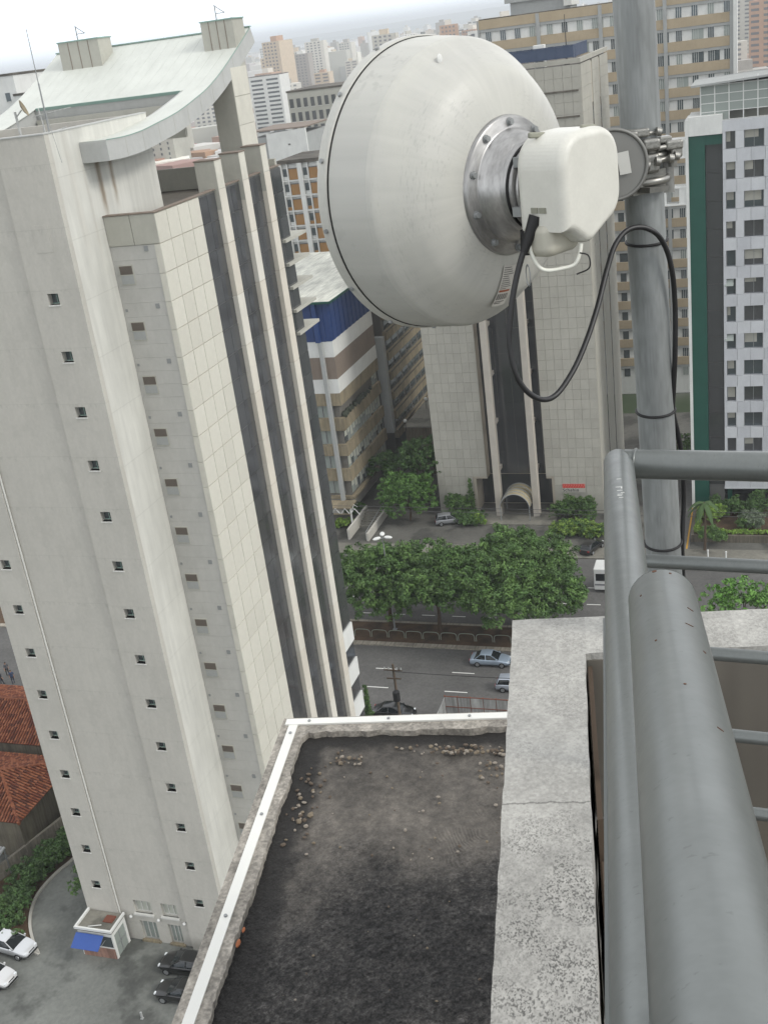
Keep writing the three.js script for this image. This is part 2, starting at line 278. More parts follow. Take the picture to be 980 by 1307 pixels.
  fins.forEach(([p, q], fi) => {
    mesh('fin_head', bx(2.35, XF + 0.28, 52.62, 55.7, -q, -p), mat.panelGrey, T);
    mesh('fin_cap', bx(2.3, XF + 0.33, 55.7, 55.78, -q - 0.04, -p + 0.04), mat.brownBand, T);
    for (let k = 0; k < 16; k++) mesh('fin_segment', bx(XF - 0.085, XF + 0.3, Math.max(0, 53.9 - FL * (k + 1) + 0.02), 53.9 - FL * k - 0.02, -q + 0.002, -p - 0.002), mat.finTone[(hash(k, fi, 7) * 3) | 0], T);
    mesh('fin_facing', bx(XF + 0.281, XF + 0.30, 53.92, 55.68, -q + 0.02, -p - 0.02), mat.panel[1], T);
    mesh('fin_core', bx(XF - 0.088, XF + 0.27, 0, 53.9, -q + 0.03, -p - 0.03), mat.joint, T);
  });
  // ledges sticking out at the far corner
  for (let k = 0; k < 5; k++) mesh('ledge', bx(XF - 2.4, XF + 0.25, 48.5 - k * 1.76, 48.72 - k * 1.76, -26.3, -21.2 - 0.9), mat.panelGrey, T);
  mesh('back_wall', bx(XF - 3.0, XF - 0.1, 0, 53.4, -bF - 0.02, -bF + 0.06), mat.darkGlass[1], T);
  // column carrying the roof
  mesh('column', bx(0.06, 1.78, 52.8, 61.2, -24.3, -21.5), mat.panelGrey, T);
  for (let k = 0; k < 4; k++) mesh('column_facing', bxr(1.779, 1.82, 53.2 + k * 1.95, 53.2 + (k + 1) * 1.95 - 0.04, -24.28, -21.52, 0.01), mat.panel[k % 2 ? 1 : 3], T);
  mesh('far_column', bx(-13.2, -11.6, 52.8, 61.2, -24.3, -21.5), mat.panelGrey, T);
  // swooping roof: profile [depth, height of top]
  const prof = new THREE.CatmullRomCurve3([[3.3, 58.25], [5.5, 58.2], [7.6, 58.29], [9.55, 58.5], [11.5, 58.72], [13, 58.95], [15.2, 59.4], [17.44, 59.93], [19.87, 60.75], [22.47, 61.82], [24.83, 62.85], [26.08, 63.45]].map(([b, y]) => V3(b, y, 0)));
  const P = prof.getSpacedPoints(44), hole = { x0: -12.0, x1: -0.27, b0: -1, b1: 17.45 };
  const roofStrip = (x0, x1, from, to, topOff, th) => { // solid strip following the profile
    const pts = P.filter((p) => p.x >= from - 1e-6 && p.x <= to + 1e-6), g = new THREE.Shape();
    const yAt = (b) => { for (let i = 1; i < P.length; i++) if (P[i].x >= b) return mix(P[i - 1].y, P[i].y, (b - P[i - 1].x) / (P[i].x - P[i - 1].x)); return P[P.length - 1].y; };
    const list = [[from, yAt(from)], ...pts.filter((p) => p.x > from + 0.05 && p.x < to - 0.05).map((p) => [p.x, p.y]), [to, yAt(to)]];
    g.moveTo(list[0][0], list[0][1] + topOff); list.slice(1).forEach(([b, y]) => g.lineTo(b, y + topOff));
    const low = list.map(([b, y], i) => { const n = list[Math.min(i + 1, list.length - 1)], q = list[Math.max(i - 1, 0)], sl = (n[1] - q[1]) / (n[0] - q[0] || 1); const l = Math.hypot(1, sl); return [b + th * sl / l, y + topOff - th / l]; });
    low.reverse().forEach(([b, y]) => g.lineTo(b, y));
    const e = new THREE.ExtrudeGeometry(g, { depth: x1 - x0, bevelEnabled: false }); e.rotateY(Math.PI / 2); e.translate(x0, 0, 0); return uvm(e); // x=b -> z=-b
  };
  const roof = mesh('swooping_roof', MG([roofStrip(hole.x1, 1.81, 3.3, 26.08, 0, 1.12), roofStrip(-14.58, hole.x0, 3.3, 26.08, 0, 1.12), roofStrip(hole.x0, hole.x1, hole.b1, 26.08, 0, 1.12)]), mat.metalEdge, T);
  // standing-seam sheets laid on top
  const sheetG = new Map();
  for (let i = 0; i < 18; i++) {
    const x0 = mix(-14.56, 1.79, i / 18), x1 = mix(-14.56, 1.79, (i + 1) / 18) - 0.014, mid = (x0 + x1) / 2, from = mid > hole.x0 && mid < hole.x1 ? hole.b1 + 0.03 : 3.33;
    mesh('roof_sheet', roofStrip(x0, x1, from, 26.05, 0.045, 0.04), mat.metalRoof, roof);
  }
  mesh('edge_trim', MG([roofStrip(1.811, 1.835, 3.3, 26.08, 0.055, 0.05), roofStrip(hole.x0 + 0.2, hole.x1, hole.b1 - 0.06, hole.b1, 0.08, 0.2)]), mat.greenEdge, roof);
  mesh('ridge_trim', bx(-14.6, 1.85, 63.46, 63.55, -26.2, -25.9), mat.greenEdge, roof);
  for (let k = 0; k < 9; k++) { const q = P[Math.min(P.length - 2, 4 + k * 4)]; mesh('fascia_joint', bx(1.812, 1.818, q.y - 1.1, q.y - 0.02, -q.x - 0.012, -q.x + 0.012), mat.panelGrey, roof); }
  mesh('front_fascia', bx(0.02, 1.8, 57.12, 58.2, -3.3, -3.26), mat.metalEdge, roof);
  for (const [x0, x1] of [[-12.6, -9.2], [-0.75, 2.0 - 0.25]]) {
    const h = mesh('roof_box', bx(x0, x1, 61.9, 64.1, -25.2, -23.3), mat.panelGrey, T); mesh('box_cap', bx(x0 - 0.06, x1 + 0.06, 64.1, 64.19, -25.26, -23.24), mat.greenEdge, h);
    for (let k = 1; k < 4; k++) mesh('seam', bx(mix(x0, x1, k / 4) - 0.02, mix(x0, x1, k / 4) + 0.02, 62, 64.1, -23.3, -23.27), mat.brownBand, h);
    const cx = mix(x0, x1, 0.4); mesh('lamp_bracket', MG([bar(V3(cx, 64.1, -24), V3(cx, 65.2, -24), 0.06, 0.06), bar(V3(cx, 65.1, -24), V3(cx + 0.7, 64.6, -24), 0.05, 0.05), bar(V3(cx, 64.6, -24), V3(cx + 0.7, 64.6, -24), 0.05, 0.05)]), mat.steelGrey, h);
  }
  { // inner wall of the terrace under the opening
    mesh('terrace_back_wall', bx(-11.8, -0.3, 57.0, 59.2, -17.5, -17.2), mat.panelGrey, T);
  }
  // aerials on the terrace parapet
  const A = (n, l, c, x, y, z) => thing(n, l, c, TX + x, y, TZ + z);
  const mast = A('lattice_aerial_mast', 'thin tall aerial mast rising from the tower terrace', 'mast', -0.25, 57.5, -1.0);
  mesh('mast', MG([rod(V3(0, 0, 0), V3(0.02, 7.0, 0), 0.035, 0.02), rod(V3(0, 1.5, 0), V3(0.02, 4.2, 0), 0.05, 0.04)]), mat.steelGrey, mast);
  for (const [dx, dz] of [[0.5, 0.3], [-0.5, 0.3], [0, -0.5]]) mesh('stay', rod(V3(0, 3.0, 0), V3(dx * 1.2, 0.0, dz * 1.2), 0.012), mat.steelGrey, mast);
  const sd = A('small_dish_aerial', 'small round dish on a bent post above the tower parapet', 'dish', -2.2, 57.5, -1.2);
  mesh('post', MG([rod(V3(0, 0, 0), V3(-0.1, 2.9, 0), 0.07), rod(V3(-0.1, 2.6, 0), V3(0.35, 2.95, 0), 0.04)]), mat.metalEdge, sd);
  { const g = new THREE.LatheGeometry([V2(0, 0), V2(0.25, 0.04), V2(0.45, 0.13), V2(0.47, 0.14), V2(0.44, 0.15), V2(0.25, 0.07), V2(0, 0.03)], 24); g.rotateZ(-1.2); g.rotateY(0.4); mesh('reflector', g.translate(0.4, 3.0, 0), mat.beige, sd); }
  const ya = A('yagi_aerial', 'rake-like television aerial leaning over the tower parapet', 'aerial', -1.3, 57.5, -2.4);
  { const l = [rod(V3(0, 0, 0), V3(-0.25, 2.9, 0), 0.035), rod(V3(-0.6, 2.5, 0.2), V3(1.6, 2.75, -0.4), 0.02)]; for (let k = 0; k < 7; k++) l.push(rod(V3(-0.45 + k * 0.3, 2.53 + k * 0.03, -0.35 + 0.12 - k * 0.08), V3(-0.45 + k * 0.3, 2.53 + k * 0.03, 0.4 - k * 0.08), 0.012)); l.push(rod(V3(-0.5, 1.4, 0), V3(1.3, 1.75, 0), 0.03)); mesh('boom', MG(l), mat.metalEdge, ya); }
  const wp = A('whip_aerial', 'bare whip aerial at the shaded end of the tower parapet', 'aerial', -3.6, 57.5, -1.1);
  mesh('whip', MG([rod(V3(0, 0, 0), V3(-0.05, 4.4, 0), 0.03, 0.015), bx(-0.1, 0.1, 0, 0.05, -0.1, 0.1)]), mat.steelGrey, wp);
}
// ---------------------------------------------------------------- gatehouse with blue awning at the tower's foot
{
  const K = thing('gatehouse', 'small flat-roofed gatehouse with blue awning at the tower foot', 'kiosk', -48.0, 0, -55.35);
  // spans x -1.5..1.5, z -1.1..0.8
  mesh('wall', MG([bx(-1.5, -1.38, 0, 2.55, -1.12, 0.8), bx(-1.38, 1.38, 0, 1.0, 0.68, 0.8), bx(-1.38, 1.38, 2.1, 2.55, 0.68, 0.8), bx(1.38, 1.5, 0, 2.55, 0.55, 0.8), bx(1.38, 1.5, 0, 2.55, -1.12, -0.85), bx(1.38, 1.5, 2.1, 2.55, -0.85, 0.55)]), mat.white, K);
  mesh('brick_base', bx(-1.4, 1.45, 0, 0.95, 0.801, 0.84), M(S(0.66, 0.52, 0.47), 0.9, { map: grimeHeavy }), K);
  mesh('window', bx(-1.38, 1.38, 1.0, 2.1, 0.7, 0.73), mat.winGlass, K);
  const d = mesh('door', bx(1.41, 1.45, 0.02, 2.1, -0.85, 0.55), mat.paleGlass, K); mesh('frame', MG([bx(1.451, 1.48, 0.02, 2.1, -0.18, -0.1), bx(1.451, 1.48, 1.0, 1.08, -0.85, 0.55)]), mat.steelGrey, d);
  mesh('roof', bx(-1.6, 1.6, 2.55, 2.65, -1.13, 0.95), mat.pave, K);
  mesh('roof_kerb', MG([bx(-1.62, 1.62, 2.65, 2.85, 0.82, 0.97), bx(-1.62, -1.47, 2.65, 2.85, -1.13, 0.82), bx(1.47, 1.62, 2.65, 2.85, -1.13, 0.82)]), mat.white, K);
  mesh('roof_hatch', bx(0.3, 1.1, 2.65, 2.74, -0.75, -0.05), M(S(0.42, 0.24, 0.18), 0.9), K);
  const aw = mesh('awning', bxr(-1.55, 0.85, -0.02, 0.02, -0.6, 0.6, 0.015), M(S(0.20, 0.33, 0.62), 0.7, { map: grime }), K); aw.position.set(0, 2.02, 1.45); aw.rotation.x = 0.5;
  mesh('awning_stay', MG([rod(V3(-1.5, 1.75, 0.8), V3(-1.5, 1.75, 1.95), 0.02), rod(V3(0.8, 1.75, 0.8), V3(0.8, 1.75, 1.95), 0.02)]), mat.steelGrey, K);
  mesh('roof_pipe', rod(V3(-0.6, 2.7, 0.6), V3(0.4, 2.72, 0.3), 0.04), mat.white, K);
}

// ---------------------------------------------------------------- stone-clad bank tower across the avenue
{
  const bx0 = -43.0, bx1 = -20.65, zf = -138.07, zb = -162, H = 56;
  const T = thing('bank_tower', 'stone-clad tower with a dark glass slot and an arched entrance canopy', 'tower', -31.8, 0, zf);
  const L = (x) => x + 31.8;
  mesh('wall', MG([bx(L(bx0) + 0.06, L(-36.0), 5.0, H - 0.4, -24, -0.12), bx(L(-28.0), L(bx1) - 0.06, 5.0, H - 0.4, -24, -0.12), bx(L(-36), L(-28), 5.0, H - 0.4, -24, -1.8), bx(L(bx0) + 0.06, L(-37.6), 0, 5.0, -24, -0.12), bx(L(-27.3), L(bx1) - 0.06, 0, 5.0, -24, -0.12), bx(L(-37.6), L(-27.3), 0, 5, -24, -3.2)]), mat.joint, T);
  const rest = [];
  const put = (x0, x1, y0, y1, z0, z1, i, j, part) => { const g = bx(x0, x1, y0, y1, z0, z1); if (part) mesh('stone_panel', g, mat.tileStone[(hash(i, j, 41) * 4) | 0], T); else rest.push(g); };
  for (const [a, b, n, top] of [[bx0, -36.0, 7, 20], [-28.0, bx1, 7, 22]]) {
    const w = (b - a) / n;
    for (let r = 0; r < 42; r++) for (let c = 0; c < n; c++) {
      const x0 = L(a + w * c), y0 = r * 1.33;
      const mid = a + w * (c + 0.5); if (y0 < 4.9 && mid > -37.7 && mid < -27.2) continue;
      put(x0 + 0.012, x0 + w - 0.012, y0 + 0.012, Math.min(y0 + 1.318, H), -0.12, -0.01 * hash(r, c, 4), r, c + (a > -30 ? 9 : 0), r < top);
    }
  }
  mesh('stone_cladding', MG([...rest, ...(() => { // flank panels
    const l = []; for (let r = 0; r < 42; r++) for (const [z0, z1] of [[-2.2, -0.3], [-4.6, -2.25], [-8.2, -4.65], [-11.5, -9.3], [-15.2, -11.55], [-19.5, -16.2], [-23.9, -19.55]]) l.push(bx(L(bx1) - 0.05, L(bx1), r * 1.33 + 0.012, r * 1.33 + 1.318, z0, z1)); return l; })()]), mat.tileStone[1], T).userData.kind = 'stuff';
  for (const z of [-8.75, -15.7]) mesh('side_glazing', bx(L(bx1) - 0.055, L(bx1) - 0.03, 3, H - 5, z - 0.5, z + 0.5), mat.darkGlass[0], T);
  // dark glass slot: panes between the walls, stepped out in the middle
  for (let r = 0; r < 15; r++) { const y0 = 5.1 + r * 3.35; for (let c = 0; c < 4; c++) { const x = L(mix(-35.95, -28.05, c / 4)), w = 7.9 / 4; const p = mesh('glass_pane', bx(x + 0.008, x + w - 0.008, y0, y0 + 3.338, -1.8, -1.74), mat.darkGlass[0], T); p.rotation.x = (hash(r, c, 71) - 0.5) * 0.004; } }
  mesh('entrance_glass', bx(L(-37.5), L(-27.35), 0.2, 4.95, -3.2, -3.1), mat.darkGlass[0], T);
  for (const x of [-34.4, -29.35]) { mesh('fin', bxr(L(x) - 0.42, L(x) + 0.42, 0, H + 0.3, 0.3, 1.5, 0.05), mat.finPink, T); for (let k = 0; k < 8; k++) mesh('fin_bracket', bx(L(x) - 0.2, L(x) + 0.2, 6 + k * 6.6, 6.5 + k * 6.6, -1.75, 0.3), mat.finPink, T); }
  { // barrel canopy
    const r = 1.95, g = new THREE.CylinderGeometry(r, r, 4.0, 28, 1, true, -Math.PI / 2, Math.PI); g.rotateX(-Math.PI / 2);
    const c = mesh('arched_canopy', g.clone().translate(L(-31.9), 2.0, 1.0), M(S(0.62, 0.58, 0.47), 0.35, { side: THREE.DoubleSide, transparent: false }), T);
    for (let k = 0; k < 5; k++) { const t = new THREE.TorusGeometry(r + 0.03, 0.07, 8, 24, Math.PI).translate(L(-31.9), 2.0, -0.95 + k * 0.98); mesh('rib', t, mat.steelGrey, c); }
    for (const s of [-1, 1]) for (const z of [-0.9, 2.95]) mesh('post', rod(V3(L(-31.9) + s * r, 0.1, z), V3(L(-31.9) + s * r, 2.0, z), 0.07), mat.steelGrey, c);
  }
  { // sign on the stone: red zigzag bar above dark lettering
    const cv = document.createElement('canvas'); cv.width = 512; cv.height = 200; const q = cv.getContext('2d');
    q.fillStyle = '#aca9a0'; q.fillRect(0, 0, 512, 200); q.fillStyle = '#b8352c'; q.fillRect(6, 8, 500, 92);
    q.strokeStyle = '#d98a80'; q.lineWidth = 7; for (let k = 0; k < 9; k++) { q.beginPath(); q.moveTo(14 + k * 56, 92); q.lineTo(42 + k * 56, 18); q.lineTo(56 + k * 56, 60); q.stroke(); }
    q.fillStyle = '#1d1d22'; q.font = 'bold 96px sans-serif'; q.textBaseline = 'middle'; q.fillText('Schahin', 8, 150, 496);
    const t = new THREE.CanvasTexture(cv); t.colorSpace = THREE.SRGBColorSpace;
    const a = onZ(717, 617, zf), b = onZ(747, 628, zf); const g = new THREE.BoxGeometry(b.x - a.x, a.y - b.y, 0.08);
    const s = mesh('wall_sign', g, M(0xffffff, 0.6, { map: t }), T); s.position.set(L((a.x + b.x) / 2), (a.y + b.y) / 2, 0.06);
  }
  mesh('parapet', MG([bx(L(bx0), L(bx1) + 0.03, H, H + 0.5, -0.4, 0.03), bx(L(bx1) - 0.4, L(bx1) + 0.03, H, H + 0.5, -24, -0.4), bx(L(bx0), L(bx0) + 0.4, H, H + 0.5, -24, -0.4)]), mat.tileStone[0], T);
  mesh('roof', bx(L(bx0) + 0.4, L(bx1) - 0.4, H - 0.4, H - 0.2, -24, -0.4), mat.roofDark, T);
  { const l = []; for (let x = L(-40); x < L(bx1); x += 1.1) l.push(bx(x - 0.03, x + 0.03, H + 0.5, H + 1.9, -1.0, -0.94)); for (let z = -12; z < -1; z += 1.1) l.push(bx(L(bx1) - 0.9, L(bx1) - 0.84, H + 0.5, H + 1.9, z - 0.03, z + 0.03)); mesh('roof_railing', MG([...l, bx(L(-40), L(bx1) - 0.8, H + 1.85, H + 1.95, -1.02, -0.92), bx(L(bx1) - 0.92, L(bx1) - 0.82, H + 1.85, H + 1.95, -12, -1.02), bx(L(-40), L(bx1) - 0.85, H + 0.6, H + 1.84, -0.985, -0.965), bx(L(bx1) - 0.885, L(bx1) - 0.865, H + 0.6, H + 1.84, -12, -1.02)]), M(S(0.24, 0.29, 0.38), 0.7), T); }
  for (const y of [46.5, 50.2, 53]) mesh('stain_ledge', bx(L(-28.0), L(-21), y, y + 0.16, 0, 0.14), mat.roofDark, T);
  const ac = thing('roof_cooling_unit', 'white cooling unit with round fan on the bank tower roof', 'cooler', -25.6, H - 0.2, zf - 2.4);
  mesh('case', bxr(-0.65, 0.65, 0, 2.5, -0.5, 0.5, 0.05), mat.white, ac); mesh('fan', new THREE.TorusGeometry(0.36, 0.07, 8, 20).translate(0.1, 1.7, 0.52), mat.steelGrey, ac); mesh('grille', bx(-0.45, 0.45, 0.2, 0.8, 0.5, 0.54), mat.steelGrey, ac);
  const am = thing('roof_whip_aerial', 'dark whip aerial on the bank tower roof', 'aerial', -22.6, H - 0.2, zf - 3); mesh('whip', MG([rod(V3(0, 0, 0), V3(0, 5.4, 0), 0.07, 0.03), bx(-0.3, 0.3, 0, 0.1, -0.3, 0.3)]), mat.black, am);
  // front steps and forecourt
  struct('forecourt', bx(-37.8, -26.6, 0.05, 0.2, zf + 0.0, -133.9), mat.pave, 'pale forecourt in front of the arched canopy');
}
// ---------------------------------------------------------------- office block with blue attic and white sheet roof
{
  const xr = -54.26, zf = -135.1, xl = -80;
  const T = thing('banded_office_block', 'banded beige office block with blue attic under a white sheet roof', 'building', xr, 0, zf);
  const yP = (py) => onZ(415 + (py - 384) * 0.1425, py, zf).y;
  const bands = [[436, 456, 'white', mat.white], [456, 484, 'grey', mat.brownBand], [484, 502, 'white', mat.white], [502, 518, 'beige', mat.beige], [534, 550, 'beige', mat.beige], [568, 582, 'beige', mat.beige], [599, 614, 'beige', mat.beige]];
  mesh('core', MG([bx(xl - xr, -0.55, 3.2, 30.5, -16.6, -0.5), bx(xl - xr, -2.2, 0, 30, -21.5, -16.6), bx(xl - xr, -0.55, 0, 26, -44, -21.5)]), M(S(0.45, 0.44, 0.42), 0.9, { map: grime }), T);
  mesh('ground_storey', bx(xl - xr, -1.8, 0, 3.2, -16.5, -2.2), mat.wallGrey, T);
  for (const [p0, p1, , m] of bands) { const y1 = yP(p0), y0 = yP(p1); mesh('band', MG([bx(xl - xr, 0, y0, y1, -0.5, 0), bx(-0.5, 0, y0, y1, -16.5, -0.5)]), m, T); }
  mesh('band', MG([bx(xl - xr, 0, 3.2, 3.6, -0.5, 0), bx(-0.5, 0, 3.2, 3.6, -16.5, -0.5)]), mat.beige, T);
  // windows between the bands
  for (const [p0, p1] of [[518, 534], [550, 568], [582, 599], [614, 631]]) {
    const y1 = yP(p0), y0 = yP(p1);
    for (let k = 0; k < 14; k++) { const z = -0.7 - k * 1.12; if (p0 === 518 && k < 12) continue; const w = mesh('window', bx(-0.5, -0.44, y0, y1, z - 1.0, z), hash(k, p0, 3) > 0.2 ? mat.paleGlass : mat.winGlass, T); mesh('frame', bx(-0.44, -0.36, y0, y1, z - 1.1, z - 1.0), mat.steelGrey, w); mesh('blind', bx(-0.47, -0.43, mix(y0, y1, 0.05 + 0.6 * hash(k, p0, 5)), y1, z - 0.98, z - 0.03), mat.curtain, w); }
    for (let k = 0; k < 5; k++) { const x = -1.5 - k * 1.55; const w = mesh('window', bx(x - 1.4, x, y0, y1, -0.5, -0.44), mat.paleGlass, T); mesh('frame', MG([bx(x, x + 0.1, y0, y1, -0.44, -0.36), bx(x - 0.73, x - 0.67, y0, y1, -0.44, -0.38)]), mat.steelGrey, w); }
  }
  { // balcony rail full of dark plants on the upper open floor
    const l = []; for (let k = 0; k < 60; k++) { const s = rr(0.2, 0.45); l.push(new THREE.IcosahedronGeometry(s, 0).translate(rr(-0.45, 0.0), yP(534) + rr(0, 0.4), rr(-13, -0.8))); } mesh('planter', MG(l), M(S(0.22, 0.24, 0.20), 1), T);
  }
  mesh('corner_pier', bx(-1.85, -1.35, 3.2, yP(436), 0, 0.55), mat.greyBand, T);
  // blue attic: ribbed sheets
  const y0 = yP(436) + 0.02, y1 = yP(384) - 0.15;
  mesh('attic_backing', MG([bx(xl - xr, -0.12, y0, y1, -0.5, -0.14), bx(-0.5, -0.14, y0, y1, -24, -0.5)]), mat.blueDark, T);
  for (let k = 0; k < 30; k++) mesh('blue_sheet', bx(-0.13, -0.04 + (k % 2) * 0.06, y0, y1, -0.8 * (k + 1) + 0.03, -0.8 * k), mat.blue, T);
  for (let k = 0; k < 12; k++) mesh('blue_sheet', bx(-0.8 * (k + 1) + 0.03, -0.8 * k, y0, y1, -0.13, -0.04 + (k % 2) * 0.06), mat.blue, T);
  mesh('blue_post', bx(-2.1, -1.5, y0, y1 - 0.1, 0.05, 0.6), mat.blue, T);
  mesh('roof', bx(xl - xr - 0.5, 0.7, y1 + 0.02, y1 + 0.22, -34, 0.8), M(S(0.86, 0.87, 0.84), 0.6, { map: grimeHeavy }), T);
  mesh('roof_edge', MG([bx(xl - xr - 0.5, 0.72, y1 - 0.08, y1 + 0.24, 0.8, 0.86), bx(0.7, 0.76, y1 - 0.08, y1 + 0.24, -34, 0.8)]), mat.greenPaint, T);
  // recessed bay and pier, then the rear wing with deep beige bands
  mesh('side_pier', bx(-0.9, 0.5, 6.2, 21.0, -19.3, -18.3), mat.greyBand, T);
  for (let k = 0; k < 7; k++) { const y = 4.2 + k * 3.1; mesh('rear_band', bx(-0.55, 0.1, y, y + 1.25, -44, -21.6), mat.beige, T); mesh('rear_rail', bx(0.1, 0.2, y + 1.25, y + 1.4, -44, -21.6), mat.roofDark, T); for (let j = 0; j < 6; j++) mesh('window', bx(-0.55, -0.5, y + 1.35, y + 3.0, -25.2 - j * 3.2, -22.6 - j * 3.2), mat.winGlass, T); for (let j = 0; j < 2; j++) mesh('window', bx(-2.2, -2.14, y + 0.4, y + 2.6, -20.8 + j * 2.2, -19.0 + j * 2.2), mat.winGlass, T); }
  // entrance canopy frame, ramp and planter
  const cf = mesh('porch', MG([bx(-4.0, 0.3, 3.0, 3.2, 0.3, 3.0), bx(-4.0, 0.3, 2.2, 2.35, 2.9, 3.05)]), mat.beige, T);
  { const l = []; for (let k = 0; k < 4; k++) { const x = -4 + k * 1.4; l.push(bar(V3(x, 2.2, 3.0), V3(x + 0.7, 3.1, 3.0), 0.09, 0.09), bar(V3(x + 0.7, 3.1, 3.0), V3(x + 1.4, 2.2, 3.0), 0.09, 0.09)); } l.push(bar(V3(0.3, 2.2, 3), V3(0.3, 3.1, 1.6), 0.09, 0.09), bar(V3(0.3, 3.1, 1.6), V3(0.3, 2.2, 0.4), 0.09, 0.09)); mesh('porch_truss', MG(l), mat.white, cf); mesh('porch_post', MG([bx(-4, -3.8, 0, 3.0, 2.6, 2.8), bx(0.1, 0.3, 0, 3.0, 2.6, 2.8)]), mat.white, cf); }
}
{ // ramp walls and steps between the office block and the shrubs
  const ramp = thing('ramp_wall', 'pair of pale sloping ramp walls beside the banded block', 'wall', -51.6, 0.05, -131.5);
  mesh('wall', MG([bx(-1.9, -1.6, 0, 1.5, -5.2, 2.8), bx(0.9, 1.2, 0, 1.1, -5.2, 3.2)]), mat.wallGrey, ramp);
  for (let k = 0; k < 7; k++) mesh('step', bx(-1.6, 0.9, 0, 0.16 * (k + 1), -1.2 - 0.5 * (k + 1), -1.2 - 0.5 * k), mat.pave, ramp);
  mesh('handrail', MG([rod(V3(0.8, 1.9, -5), V3(0.8, 1.2, 3), 0.05), rod(V3(0.8, 0.1, 3), V3(0.8, 1.2, 3), 0.05), rod(V3(0.8, 1, -5), V3(0.8, 1.9, -5), 0.05)]), mat.steelGrey, ramp);
}
{ // low annex behind the shrubs
  const z = -152, a = onZ(517, 545, z), b = onZ(556, 547, z);
  const T = thing('low_annex', 'low brown annex with pale flat roof between the two towers', 'building', -46.5, 0, z);
  mesh('wall', bx(a.x + 46.5, 4.2, 0, a.y - 0.1, -14, 0), M(S(0.46, 0.43, 0.38), 0.9, { map: grimeHeavy }), T); mesh('roof', bx(a.x + 46.3, 4.2, a.y - 0.1, a.y + 0.1, -14, 0.15), mat.pave, T);
  for (const [px, py] of [[517, 538], [543, 510]]) { const p = onY(px, py, a.y + 1.6); const l = thing('globe_lamp', 'white globe lamp on the roof edge of the low annex', 'lamp', p.x, a.y + 0.1, p.z, 0, 'globe lamps on the annex'); mesh('stem', rod(V3(0, 0, 0), V3(0, 1.35, 0), 0.04), mat.black, l); mesh('globe', new THREE.SphereGeometry(0.28, 16, 10).translate(0, 1.6, 0), mat.white, l); }
}
